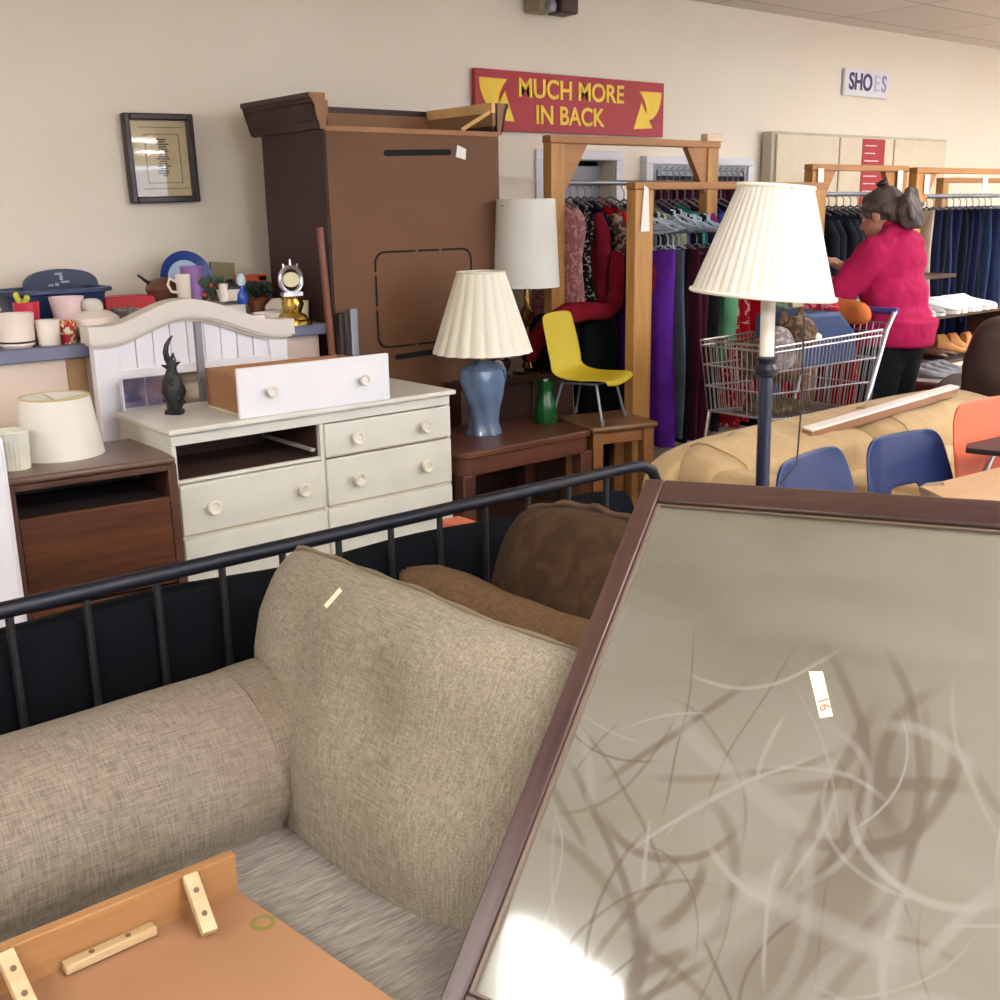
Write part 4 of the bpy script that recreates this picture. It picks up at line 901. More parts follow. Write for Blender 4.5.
# jeans
jl = [('beige','beige trousers at the left end of the jeans rail beside the woman'),('denim','dark jeans next to the beige trousers'),('suit','black trousers among the jeans'),('denim2','faded blue jeans left of centre on the jeans rail'),('denim','dark jeans right of the faded pair'),('suit','near-black trousers in the middle of the jeans rail'),('navy','navy trousers in the middle of the jeans rail'),('denim','dark jeans above the white trainers'),('suit','black trousers right of the white trainers'),('denim2','faded jeans near the right edge'),('denim','dark jeans near the right edge'),('denim2','last faded jeans before the beige trousers at the right edge'),('beige','beige trousers cut by the right edge')]
for k, (c, lb) in enumerate(jl):
    garment('trousers', 'pants', 6.93+k*.088, 4.02, 1.585, .40, [.75,.84,.8,.88,.85][k%5], .075, C_[c], lb, 'trousers', R(random.uniform(-22,-4)))
# ================================================================ SHOES AND CHEST
t = thing('shoe_shelf', 'low brown shelf unit with shoes between the woman and the recliner', 'shelf', (6.75, 3.6, 0))
for z in (.30, .58, .87, 1.12):
    part('shelf', bb(BM(), 6.15, 7.35 if z < 1 else 6.6, 3.5, 3.78, z-.02, z), m_dkwood, t, world=True, bevel=.003)
for x in (6.15, 7.33): part('side', bb(BM(), x, x+.02, 3.5, 3.78, 0, .87 if x > 7 else 1.12), m_dkwood, t, world=True)
def shoe(label, m_, loc, rz, group=None, hi=0):
    t = thing('shoe', label, 'shoe', loc, rz, group)
    S = [(-.13,.028,.0,.05),(-.12,.036,0,.075+hi),(-.07,.036,0,.08+hi),(-.03,.034,0,.06+hi*.3),(.03,.040,0,.045),(.09,.042,0,.036),(.125,.03,0,.026),(.138,.012,0,.016)]
    rings = [[(x, w_*cos(2*pi*k/14), .014+(h*.5)+(h*.5)*sin(2*pi*k/14)*1.0) for k in range(14)] for (x, w_, _, h) in S]
    part('upper', loft(BM(), rings), m_, t)
    rings = [[(x, w_*1.06*cos(2*pi*k/14), z) for k in range(14)] for z in (0,) for (x, w_, _, h) in S]
    b = BM(); P = [(s[0], s[1]*1.05) for s in S]+[(s[0], -s[1]*1.05) for s in S[::-1]]; prism(b, P, (0,0,.018), (0,0,0), (1,0,0), (0,1,0)); part('sole', b, m_black if 'white' not in label else m_white, t)
    return t
m_ws = mat('white_shoe', (224,220,226), .5); m_bs = mat('black_shoe', (26,26,30), .3); m_ts = mat('tan_boot', (176,120,62), .7); m_br = mat('brown_shoe', (80,46,30), .4)
s0 = shoe('white trainer on the upper shoe shelf', m_ws, (6.62, 3.62, .87), R(-70), 'white trainers on the upper shelf')
for k in range(1, 6): dup(s0, (6.62+.095*k, 3.62, .87), R(-75+random.uniform(-15,15)))
s1 = shoe('black and white shoe left of the white trainers', mat('pied_shoe', (30,30,32), .4, c2=(200,200,200), vs=16), (6.33, 3.62, .87), R(-80), 'pied shoes left of the white trainers')
dup(s1, (6.44, 3.62, .87), R(-70)); 
s2 = shoe('tan suede boot on the lower shoe shelf', m_ts, (6.84, 3.6, .58), R(-40), 'tan boots on the lower shelf', hi=.05)
for k in range(1, 4): dup(s2, (6.84+.13*k, 3.6, .58), R(-50+20*k))
s3 = shoe('brown shoe at the right of the lower shoe shelf', m_br, (6.7, 3.66, .58), R(-60), 'brown shoes on the lower shelf')
dup(s3, (6.60, 3.66, .58), R(-80))
t = thing('chest', 'dark reddish-brown leather chest on the floor right of the woman', 'chest', (6.22, 3.32, 0))
m_ch = mat('oxblood_leather', (70,34,30), .45)
part('body', bb(BM(), 5.98, 6.46, 3.2, 3.46, 0, .46), m_ch, t, world=True, bevel=.015, seg=3); part('lid', bb(BM(), 5.97, 6.47, 3.19, 3.47, .47, .53), m_ch, t, world=True, bevel=.02, seg=3)
s4 = shoe('black shoe with white lining on top of the dark chest', mat('black_white_shoe', (24,24,28), .35, c2=(170,175,185), vs=9), (6.06, 3.34, .53), R(-70), 'black shoes on the dark chest')
for k in range(1, 4): dup(s4, (6.06+.1*k, 3.33, .53), R(-75))
# ================================================================ SHOPPING CART
t = thing('shopping_cart', 'chrome wire shopping cart with purple-blue handle, toys and a blue bag inside', 'shopping cart', (4.4, 3.1, 0))
# basket corners: near side y=2.88, far side y=3.32; front x=3.95 (narrower), rear x=4.87
def cp(u, v, w_):  # u 0..1 front to rear, v 0 near..1 far, w 0 bottom..1 top
    zb_, zt_ = .63-.07*u, .955
    fl = .05*(1-w_)
    xf = 3.94+.03*(1-w_); xr = 4.86-.02*(1-w_)
    yn = 2.86+.02*(1-u)+fl*.6; yf = 3.34-.05*(1-u)-fl*.6
    yn += .07*u
    return Vector((xf+(xr-xf)*u, yn+(yf-yn)*v, zb_+(zt_-zb_)*w_))
def wire(b, p, q, r=.0022, n=5): cyl(b, p, q, r, n=n)
for v, nm in ((0, 'side_panel'), (1, 'side_panel')):
    b = BM()
    for k in range(31): wire(b, cp(k/30, v, 0), cp(k/30, v, 1))
    for w_ in (0, .36, .66): wire(b, cp(0, v, w_), cp(1, v, w_), .0042, 6)
    wire(b, cp(0, v, 1), cp(1, v, 1), .0058, 8); wire(b, cp(0, v, .93), cp(1, v, .93), .005, 8)
    part(nm, b, m_chrome, t, world=True)
b = BM()
for k in range(15): wire(b, cp(0, k/14, 0), cp(0, k/14, 1))
for w_ in (0,.36,.66): wire(b, cp(0,0,w_), cp(0,1,w_), .0042)
wire(b, cp(0,0,1), cp(0,1,1), .0058, 8); wire(b, cp(0,0,.93), cp(0,1,.93), .005, 8)
part('front_panel', b, m_chrome, t, world=True)
b = BM()
for k in range(15): wire(b, cp(0, k/14, 0), cp(1, k/14, 0))
for k in range(6): wire(b, cp(k/5, 0, 0), cp(k/5, 1, 0), .0035)
part('basket_floor', b, m_chrome, t, world=True)
b = BM()
for k in range(13): wire(b, cp(1, k/12, 0), cp(1, k/12, 1)+Vector((.03,0,.03)))
for w_ in (.3,.6,.9,1): wire(b, cp(1,0,w_)+Vector((.03*w_,0,.03*w_)), cp(1,1,w_)+Vector((.03*w_,0,.03*w_)), .004)
part('rear_gate', b, m_chrome, t, world=True)
for v, yy in ((0, 2.93), (1, 3.34)):
    part('upright', tube(BM(), [(4.66, yy, .30), (4.74, yy, .55), (4.90, yy, .95), (4.96, yy, 1.035)], .012, 10), m_chrome, t, world=True)
part('handle', cyl(BM(), (4.965, 2.92, 1.035), (4.965, 3.36, 1.035), .017, n=14), mat('indigo_plastic', (66,62,140), .4), t, world=True, label='indigo blue handle')
for yy in (2.95, 3.30): part('lower_rail', tube(BM(), [(4.02, yy+.01*(1 if yy < 3 else -1), .62), (3.98, yy, .3), (4.0, yy, .16), (4.3, yy, .15), (4.8, yy, .22), (4.68, yy, .34)], .010, 8), m_chrome, t, world=True)
b = BM()
for k in range(8): wire(b, (4.05+.09*k, 2.96, .17+.012*k), (4.05+.09*k, 3.29, .17+.012*k), .003)
part('lower_rack', b, m_chrome, t, world=True)
for x, yy in ((4.02,2.96),(4.02,3.29),(4.74,2.95),(4.74,3.30)):
    w_ = part('wheel', lathe(BM(), [(.02,-.013),(.058,-.012),(.062,-.006),(.062,.006),(.058,.012),(.02,.013)], (x, yy, .062), 24, axis=Matrix.Rotation(pi/2,3,'X')), mat('grey_rubber', (70,70,74), .7), t, world=True)
    b = BM(); bb(b, x-.012, x+.012, yy-.022, yy-.016, .05, .16); bb(b, x-.012, x+.012, yy+.016, yy+.022, .05, .16); bb(b, x-.012, x+.012, yy-.022, yy+.022, .14, .16); part('fork', b, m_steel, w_, world=True)
# things in the cart
b = BM(); prism(b, [(4.33,.80),(4.33,1.045),(4.36,1.06),(4.66,1.05),(4.80,.94),(4.82,.80)], (0,.26,0), (0,3.03,0)); solo('bag', b, mat('teal_blue_bag', (40,64,106), .6, var=.08), 'dark blue bag with slanted side standing in the cart near its handle', 'bag', bevel=.02, seg=3)
t = thing('stuffed_animal', 'brown and grey plush toy heaped in the cart behind the lamp pole', 'toy', (4.2, 3.08, .68))
m_plush = pattern('brown_plush', (84,64,50), (130,108,90), 30)
b = BM(); puff(b, (4.2,3.08,.86), (.30,.24,.2), 2.6, 10, nz=.03, nf=9); part('body', b, m_plush, t, world=True)
b = BM(); puff(b, (4.27,3.0,.985), (.17,.17,.15), 2.5, 8, nz=.015, nf=12); part('head', b, m_plush, t, world=True)
b = BM(); ball(b, (4.31,2.925,.965), (.028,.022,.022)); part('muzzle', b, m_paper, t, world=True, label='white muzzle')
for x in (4.2, 4.33): part('ear', ball(BM(), (x, 3.03, 1.05), (.03,.015,.035)), m_plush, t, world=True)
b = BM(); puff(b, (4.08,2.96,.93), (.16,.12,.2), 2.5, 8, nz=.02, nf=10); solo('grey_plush', b, pattern('grey_plush_fur', (120,112,112), (168,160,160), 26), 'pale grey plush bundle beside the brown toy in the cart', 'toy')
b = BM(); puff(b, (4.22,3.06,.645), (.34,.2,.04), 4, 8); solo('folded_blanket', b, pattern('olive_stripe', (96,84,56), (60,50,40), 20), 'dark olive folded blanket on the cart floor', 'blanket')
# ================================================================ TAN SOFA AND CUSHIONS
m_tseam = mat('tan_seam', (160,134,94), .9)
m_tan = mat('tan_suede', (178,152,112), .9, c2=(190,165,124), vs=5, bump=.9, bs=13, spec=.12, sheen=.1, stretch=(1.6,.7,.7))
t = thing('reclining_sofa', 'tan puffy three-seat sofa behind the blue chairs', 'sofa', (3.85, 2.3, 0))
part('base', bb(BM(), 2.80, 4.95, 1.95, 2.72, .05, .40), m_tan, t, world=True, bevel=.04, seg=3)
xs_ = [2.88, 3.90, 4.95]
part('back_frame', puff(BM(), (3.88, 2.56, .44), (2.12,.18,.56), 6, 12), m_tan, t, world=True)
for k in range(2):
    xa, xb = xs_[k], xs_[k+1]; cx = (xa+xb)/2; wd = xb-xa+.01
    part('head_roll', puff(BM(), (cx, 2.44, .605), (wd,.31,.225), 3.6, 26, rot=Matrix.Rotation(R(12), 3, 'X'), nz=.03, nf=9, seed=k), m_tan, t, world=True)
    part('back_cushion', puff(BM(), (cx, 2.37, .475), (wd-.06,.27,.19), 3.4, 14, rot=Matrix.Rotation(R(8), 3, 'X'), nz=.015, nf=6, seed=k+4), m_tan, t, world=True)
    part('seat_cushion', puff(BM(), (cx, 2.14, .40), (wd-.02,.46,.17), 4, 12, nz=.01), m_tan, t, world=True)
    for fx in (-.36,):
        ring_ = []
        for j in range(28):
            a = 2*pi*j/28; l = (abs(cos(a))**3.6+abs(sin(a))**3.6)**(1/3.6); q = Matrix.Rotation(R(12), 3, 'X')@Vector((0, .151*cos(a)/l, .110*sin(a)/l)); ring_.append((cx+fx*wd+.01*sin(a), 2.44+q.y, .605+q.z))
        part('seam', tube(BM(), ring_, .003, 6, True), m_tseam, t, world=True)
for nm_, x in (('arm', 2.98), ('arm', 4.93)):
    part('arm', puff(BM(), (x, 2.22, .36), (.22,.86,.62), 4, 12), m_tan, t, world=True)
# framed panel lying on the sofa's back
t = thing('panel', 'flat board with glossy white edge lying along the top of the tan sofa back', 'board', (4.02, 2.40, .712), rot=(Matrix.Rotation(R(-2.2), 3, 'Y')@Matrix.Rotation(R(8),3,'X')))
part('face', bb(BM(), -.52, .56, -.026, .02, .032, .042), mat('glossy_white_face', (236,232,226), .25, var=.02), t, bevel=.003)
part('backing', bb(BM(), -.52, .56, -.024, .018, 0, .032), mat('brown_backing', (150,110,84), .6), t, bevel=.002)
# ================================================================ CHAIRS BEFORE THE SOFA
m_bluep = mat('blue_shell', (18,42,90), .42, var=.03); m_orange = mat('orange_shell', (218,96,64), .42, var=.03)
def school_chair(label, m_, loc, rz, hole, w=.40, h=.44, cut=.07):
    """upright chair back seen from its front, seat toward local -Y"""
    t = thing('school_chair', label, 'chair', loc, rz)
    z0 = .45; b = BM(); N = 12; rows = []
    prof = [(-.40,.455,.34),(-.39,.47,.38),(-.3,.462,.40),(-.18,.452,.41),(-.08,.455,.41),(-.02,.475,.41),(.012,.52,.405),(.03,.575,.4),(.045,.62,.395),(.055,.665,.39),(.065,.705,.385),(.085,.79,.365),(.10,.85,.335),(.105,.878,.27)]
    for (y, z, ww) in prof:
        ww *= w/.4; zz = z0+(z-z0)*h/.44
        rows.append([b.verts.new(((-1+2*k/N)*ww/2, y-.035*abs(-1+2*k/N)**3*(1 if z > .5 else 0), zz+(.015*abs(-1+2*k/N)**3 if z < .5 else 0))) for k in range(N+1)])
    for i in range(len(rows)-1):
        for k in range(N):
            if hole and i in (6, 7, 8) and 4 <= k <= 7: continue
            b.faces.new((rows[i][k], rows[i][k+1], rows[i+1][k+1], rows[i+1][k]))
    o = part('shell', b, m_, t, angle=180); s = o.modifiers.new('Solid', 'SOLIDIFY'); s.thickness = .014; s.offset = 0; q = o.modifiers.new('Sub', 'SUBSURF'); q.levels = 1; q.render_levels = 2
    for sx in (-1, 1):
        for ya_, yb_ in ((-.32,-.36),(-.04,.04)): part('leg', tube(BM(), [(sx*.13, ya_, z0-.005), (sx*.17, ya_, z0-.06), (sx*.19, yb_, 0)], .011, 8), m_chrome, t)
    return t
school_chair('blue moulded chair nearest the floor lamp, plain back', m_bluep, (2.77, 1.80, 0), R(10), False, w=.54, h=.385)
school_chair('blue moulded chair with a hole low in its back, right of the other blue one', m_bluep, (3.34, 1.84, 0), R(-6), True, w=.46, h=.36)
t = school_chair('orange moulded chair with a black writing arm at the right edge', m_orange, (3.74, 1.76, 0), R(-4), False, w=.50, h=.44)
part('writing_arm', prism(BM(), [(-.27,-.06),(-.2,-.02),(.2,-.03),(.24,-.3),(.0,-.36),(-.2,-.26)], (0,0,.018), (-.06,-.0,.755), (1,0,0), (0,1,0)), mat('black_tablet', (30,24,26), .4), t, bevel=.004, label='black writing tablet')
part('arm_support', tube(BM(), [(-.16,-.02,.44),(-.17,-.02,.6),(-.15,-.05,.72),(-.08,-.08,.765)], .011, 8), m_chrome, t)
# ================================================================ LIGHT WOOD TABLE, right
t = thing('wood_table', 'light wood table top with a chipped corner at the right edge behind the mirror', 'table', (3.4, 1.1, 0))
m_ltab = wood('maple_laminate', (190,152,112), (208,174,136), axis=0, scale=5, rough=.4)
part('top', prism(BM(), [(2.74,1.36),(2.89,1.585),(2.95,1.545),(2.99,1.575),(4.3,1.45),(4.3,.75),(2.74,.75)], (0,0,.024), (0,0,.735), (1,0,0), (0,1,0)), m_ltab, t, world=True, bevel=.002)
part('core_edge', prism(BM(), [(2.86,1.54),(2.89,1.590),(2.95,1.60),(3.02,1.574),(2.95,1.54)], (0,0,.014), (0,0,.742), (1,0,0), (0,1,0)), mat('grey_chipboard', (150,134,112), .9, bump=.4), t, world=True, label='grey broken corner')
for x, y in ((2.85,.85),(4.2,.85),(4.2,1.45),(2.95,1.42)): part('leg', cyl(BM(), (x, y, 0), (x, y, .735), .02), m_steel, t, world=True)
# ================================================================ RECLINER
t = thing('recliner', 'brown leather recliner at the right edge beyond the tan sofa', 'armchair', (5.58, 2.46, 0), R(20))
part('base', puff(BM(), (0,0,.24), (.8,.7,.40), 6, 12), m_leather, t)
part('seat', puff(BM(), (0.05,0,.44), (.6,.56,.2), 4, 12), m_leather, t)
for s in (1,-1): part('arm', puff(BM(), (0,s*.40,.42), (.8,.2,.5), 4, 12, nz=.01), m_leather, t)
part('backrest', puff(BM(), (-.33,0,.68), (.28,.66,.72), 3.5, 16, rot=Matrix.Rotation(R(-14),3,'Y'), nz=.02, nf=6), m_leather, t)
# ================================================================ FLOOR LAMP
t = thing('floor_lamp', 'floor lamp with large white pleated shade and dark blue pole in front of the cart', 'floor lamp', (2.13, 1.56, 0))
T = Matrix.Translation((2.13,1.56,0))
lean = (Matrix.Rotation(R(2.2), 3, Vector((.62,.78,0))))
def lp(z): return Vector((2.13+.02*(z/1.3), 1.56+.035*(z/1.3), z))
part('pole', cyl(BM(), lp(.02), lp(1.18), .0165, n=20), mat('navy_enamel', (22,30,52), .25, var=.05), t, world=True)
part('collar', lathe(BM(), [(.017,0),(.027,.006),(.029,.02),(.022,.032),(.026,.045),(.016,.05)], lp(1.155), 24), mat('dark_collar', (24,28,40), .3), t, world=True)
part('candle_sleeve', cyl(BM(), lp(1.20), lp(1.40), .017, n=20), mat('cream_sleeve', (224,218,206), .5, var=.02), t, world=True)
part('foot', lathe(BM(), [(.14,0),(.14,.012),(.12,.02),(.03,.03),(.018,.06),(.001,.06)], (2.13,1.56,0), 40), mat('navy_base', (22,30,52), .3), t, world=True)
sc_ = Vector((2.172, 1.63, 1.343)); A = Matrix.Rotation(R(5.0), 3, fw)
nF = 44
b = BM(); prf = [(.168-.082*k/12, .250*k/12) for k in range(13)]
lathe(b, prf+[(p[0]-.003, p[1]) for p in prf[::-1]], sc_, nF*6, fn=lambda a,r,z: r*(1-.022*(1-abs(sin(nF*a/2)))), caps=(False,False), axis=A)
part('shade', b, mat('white_pleated', (214,212,202), .85, var=.01, spec=.08), t, world=True, angle=60)
b = BM()
m_ct = mat('cream_trim', (240,236,222), .8)
for r_, z_ in ((.168,.003),(.086,.248)): part('shade_trim', tube(BM(), [sc_+A@Vector((r_*cos(2*pi*k/48), r_*sin(2*pi*k/48), z_)) for k in range(48)], .0055, 6, True), m_ct, t, world=True)
b = BM(); 
for a in (0, 2.1, 4.2): cyl(b, sc_+A@Vector((0,0,.22)), sc_+A@Vector((.09*cos(a), .09*sin(a), .244)), .0025, n=6)
cyl(b, lp(1.38), sc_+A@Vector((0,0,.22)), .003, n=6); part('spider', b, m_brass, t, world=True)
b = BM(); tube(b, [(2.185,1.52,1.30),(2.187,1.515,1.1),(2.18,1.515,.95),(2.15,1.54,.9)], .0022, 6); part('cord', b, m_black, t, world=True)
part('tag', bb(BM(), 2.205,2.245,1.565,1.569,1.315,1.362), mat('cream_tag', (236,228,190), .7), t, world=True, label='small cream tag hanging from the shade')
# ================================================================ THE WOMAN (local: +Y faces, +X her right, origin at the feet)
t = thing('person', 'person in a pink jacket with grey hair in a bun, reaching behind the cart', 'person', (5.25, 3.11, 0), R(5)); t.scale = (.98, .98, 1.0)
def V(*a): return Vector(a)
def remesh(o, vs, sm=6):
    r = o.modifiers.new('Remesh', 'REMESH'); r.mode = 'VOXEL'; r.voxel_size = vs; r.use_smooth_shade = True
    s = o.modifiers.new('Smooth', 'SMOOTH'); s.factor = .5; s.iterations = sm
def chain(b, P):
    for (p, r), (q, s) in zip(P, P[1:]): caps(b, p, r, q, s)
b = BM()
# legs and trunk under the clothes, neck, head
for s in (1, -1): chain(b, [(V(s*.1,0,.86),.10),(V(s*.1,.02,.48),.065),(V(s*.1,-.01,.09),.042)]); puff(b, (s*.1,.07,.04), (.085,.24,.075), 3, 4)
chain(b, [(V(0,0,.9),.15),(V(0,.01,1.12),.12),(V(0,.03,1.25),.11),(V(0,.05,1.37),.065),(V(0,.08,1.43),.058)])
hc = V(0,.10,1.492)   # head centre
hd = V(0,1,-.32).normalized(); hr = V(1,0,0); hu = hr.cross(hd).normalized()
HM = Matrix((hr, hd, hu)).transposed()
HM2 = HM*1.1
def hp(x, y, z): return hc+HM2@Vector((x, y, z))
ball(b, hp(0,-.008,.025), (.076,.094,.086), 3, HM2); ball(b, hp(0,.03,-.03), (.058,.066,.078), 3, HM2)
ball(b, hp(0,.074,-.085), (.026,.022,.02), 2, HM2)                     # chin
ball(b, hp(0,.055,-.045), (.05,.045,.05), 2, HM2)                       # cheeks
chain(b, [(hp(0,.088,.012),.008),(hp(0,.112,-.028),.012)]); ball(b, hp(.01,.103,-.032), .009); ball(b, hp(-.01,.103,-.032), .009)   # nose
chain(b, [(hp(-.035,.086,.02),.008),(hp(0,.094,.024),.008),(hp(.035,.086,.02),.008)])                                           # brow
for s in (1,-1): ball(b, hp(s*.078,-.005,-.012), (.009,.02,.032), 2, HM2)  # ears
# lips
chain(b, [(hp(-.02,.09,-.058),.005),(hp(0,.097,-.056),.007),(hp(.02,.09,-.058),.005)]); chain(b, [(hp(-.016,.089,-.067),.005),(hp(0,.095,-.068),.007),(hp(.016,.089,-.067),.005)])
# arms: shoulders, elbows, wrists
sh = {1: V(.175,.03,1.31), -1: V(-.175,.03,1.31)}
el = {1: V(.25,.20,1.12), -1: V(-.22,.20,1.10)}
wr = {1: V(.16,.40,1.22), -1: V(-.10,.40,1.15)}
for s in (1,-1):
    chain(b, [(sh[s],.055),(el[s],.042),(wr[s],.026)])
    d = (wr[s]-el[s]).normalized(); up = V(0,0,1); sd = d.cross(up).normalized(); n_ = sd.cross(d)
    pc = wr[s]+d*.045
    chain(b, [(wr[s],.024),(pc,.028)]); puff(b, pc+d*.01, (.078,.085,.03), 3, 4, Matrix((sd, d, n_)).transposed())
    for k in range(4):
        o_ = (-.03+.02*k); L = [.062,.075,.07,.055][k]
        a0 = pc+d*.045+sd*o_; a1 = a0+d*L*.5-n_*.006; a2 = a1+d*L*.35-n_*.022; a3 = a2+d*L*.12-n_*.018
        chain(b, [(a0,.0095),(a1,.009),(a2,.008),(a3,.007)])
    a0 = pc+sd*(-.036)*1-d*.01; chain(b, [(a0,.012),(a0-sd*.022+d*.03-n_*.01,.0105),(a0-sd*.024+d*.058-n_*.02,.009)])
body = part('body', b, m_skin, t); remesh(body, .006, 3)
b = BM()
for s in (1,-1): ball(b, hp(s*.03,.0775,.0), (.012,.008,.007), 2, HM2)
part('eye', b, mat('eye_white', (226,220,214), .3), t); b = BM()
for s in (1,-1): ball(b, hp(s*.03,.0845,.0), (.0055,.002,.0055), 2, HM2)
part('iris', b, mat('brown_iris', (50,34,26), .2), t)
# hair: cap swept back into a large loose bun
m_hair = mat('grey_brown_hair', (58,50,50), .65, c2=(104,92,90), vs=18, stretch=(1,1,.2), bump=.6, bs=70)
b = BM(); ball(b, hp(0,-.022,.035), (.084,.096,.09), 3, HM2); ball(b, hp(0,.03,.078), (.06,.05,.036), 3, HM2); ball(b, hp(0,-.07,.0), (.072,.05,.07), 3, HM2)
for s in (1,-1): chain(b, [(hp(s*.066,.05,.03),.018),(hp(s*.07,.03,.0),.012)]); chain(b, [(hp(s*.07,.045,.05),.016),(hp(s*.078,.01,.03),.018),(hp(s*.07,-.05,.01),.028)])
h = part('hair', b, m_hair, t); remesh(h, .006, 4)
b = BM(); puff(b, hp(0,-.13,-.03), (.13,.10,.16), 2.4, 12, HM2, nz=.022, nf=18); 
for k in range(7): a = k*.9; chain(b, [(hp(.05*cos(a),-.15,.05*sin(a)+.01),.02),(hp(.07*cos(a+1),-.165,.09*sin(a+1)-.02),.014)])
bun = part('hair_bun', b, m_hair, t); remesh(bun, .007, 2)
b = BM(); tube(b, [hp(.045*cos(2*pi*k/20), -.095+.01*sin(2*pi*k/20), .055*sin(2*pi*k/20)) for k in range(20)], .014, 8, True); ball(b, hp(0,-.03,.135), (.022,.028,.016), 2, HM2)
part('hair_clip', b, mat('black_clip', (24,20,24), .4), t)
# jacket
m_jk = mat('pink_jacket', (186,38,92), .85, c2=(170,30,80), vs=4, bump=.5, bs=14, spec=.15)
b = BM()
def ell(b, c, s): ball(b, c, s, 3)
ell(b, (0,.02,1.22), (.20,.145,.16)); ell(b, (0,-.025,1.27), (.17,.11,.12)); ell(b, (0,.0,1.08), (.215,.165,.17)); ell(b, (0,-.01,.97), (.225,.175,.14))
cyl(b, (0,-.005,.84), (0,-.005,.97), .215, .222, 32)
chain(b, [(V(-.15,.0,1.34),.07),(V(-.07,.02,1.375),.064),(V(.07,.02,1.375),.064),(V(.15,.0,1.34),.07)])
chain(b, [(V(0,.03,1.37),.078),(V(0,.05,1.41),.067)]); ell(b, (0,-.03,1.33), (.17,.09,.09))
for s in (1,-1):
    m_ = sh[s].lerp(el[s], .5)
    fe = el[s].lerp(wr[s], .45)
    chain(b, [(sh[s],.088),(m_,.084),(el[s]+V(0,0,-.01),.078),(fe,.062)])
    for k in range(4): q = el[s].lerp(fe, k/3.5); ball(b, q+V(0,0,-.004), .068-.004*k)
jk = part('jacket', b, m_jk, t); remesh(jk, .009, 3)
tx = bpy.data.textures.new('cloth_folds', 'CLOUDS'); tx.noise_scale = .13; tx.noise_depth = 2
dm = jk.modifiers.new('Folds', 'DISPLACE'); dm.texture = tx; dm.strength = .032; dm.mid_level = .5
b = BM(); tube(b, [(.24*cos(2*pi*k/40), -.005+.19*sin(2*pi*k/40), .845+.008*sin(3*k)) for k in range(40)], .012, 8, True); 
# trousers and shoes
m_tr = mat('black_trousers', (26,28,32), .9, spec=.12)
b = BM(); ell(b, (0,-.01,.84), (.2,.165,.14))
for s in (1,-1): chain(b, [(V(s*.1,-.005,.8),.125),(V(s*.105,.02,.48),.092),(V(s*.105,0,.12),.078)])
tr = part('trousers', b, m_tr, t); remesh(tr, .012, 4)
for s in (1,-1): part('shoe', puff(BM(), (s*.105,.07,.045), (.105,.27,.09), 3, 8), m_black, t)
# garments she handles
b = BM(); puff(b, (4.98, 3.62, 1.10), (.12,.26,.34), 3, 10, Matrix.Rotation(R(20),3,'Z'), nz=.03, nf=9); solo('shirt', b, pattern('grey_green_print', (96,110,120), (150,176,140), 16), 'grey and green shirt held out in front of the person in pink', 'shirt')
b = BM(); puff(b, (4.88, 3.12, 1.03), (.10,.2,.12), 3, 8, nz=.02, nf=12); solo('plush', b, mat('orange_plush', (196,106,48), .9), 'orange-brown soft toy under the cart handle', 'toy')
b = BM(); puff(b, (4.86, 3.28, 1.06), (.16,.24,.10), 3, 8, nz=.03, nf=10); solo('cloth', b, pattern('red_pink_print', (190,40,66), (226,140,150), 20), 'red and pink printed cloth piled at the cart handle', 'cloth')
# ================================================================ FUTON
m_fut = mat('black_futon_cover', (14,15,20), .95, spec=.08, bump=.2, bs=120)
m_slatm = mat('dark_slat_metal', (10,11,15), .6)
t = thing('futon', 'black metal futon with slatted back rail and black mattress', 'futon', (1.3, 2.35, 0))
part('top_rail', tube(BM(), [(-.6,2.135,.825),(2.24,2.135,.825),(2.31,2.135,.822),(2.355,2.135,.80),(2.38,2.135,.755),(2.385,2.135,.69),(2.385,2.135,.4),(2.385,2.135,0)], .0168, 16), m_blackmetal, t, world=True)
for k in range(18): x = 2.165-.1475*k; part('slat', cyl(BM(), (x,2.135,.32), (x,2.135,.815), .0082, n=10), m_slatm, t, world=True)
part('lower_rail', cyl(BM(), (-.6,2.135,.32), (2.38,2.135,.32), .014), m_blackmetal, t, world=True)
b = BM()
for k in range(41):
    pass
rings = []
for k in range(61):
    x = -.6+2.90*k/60; zt = .755+.012*sin(x*2.3+.6)+.006*sin(x*9)-.02*max(0,(k-57)/3)
    rings.append([(x, 2.152, .36),(x, 2.150, .6),(x, 2.152, zt-.045),(x, 2.168, zt-.012),(x, 2.20, zt),(x, 2.24, zt-.006),(x, 2.27, zt-.04),(x, 2.30, .6),(x,2.34,.42),(x,2.95,.36),(x,2.95,.30),(x, 2.25, .30)])
part('mattress', loft(b, rings), m_fut, t, world=True, angle=60)
for x in (-.55, 2.3): part('leg', bb(BM(), x-.02, x+.02, 2.9, 2.94, 0, .3), m_blackmetal, t, world=True)
part('seat_frame', bb(BM(), -.6, 2.36, 2.2, 2.94, .27, .3), m_blackmetal, t, world=True)
solo('terracotta_box', bb(BM(), 2.05, 2.13, 2.66, 2.78, .362, .575), mat('terracotta_card', (206,110,80), .7), 'small terracotta-coloured box glimpsed between the futon slats', 'box', bevel=.003)
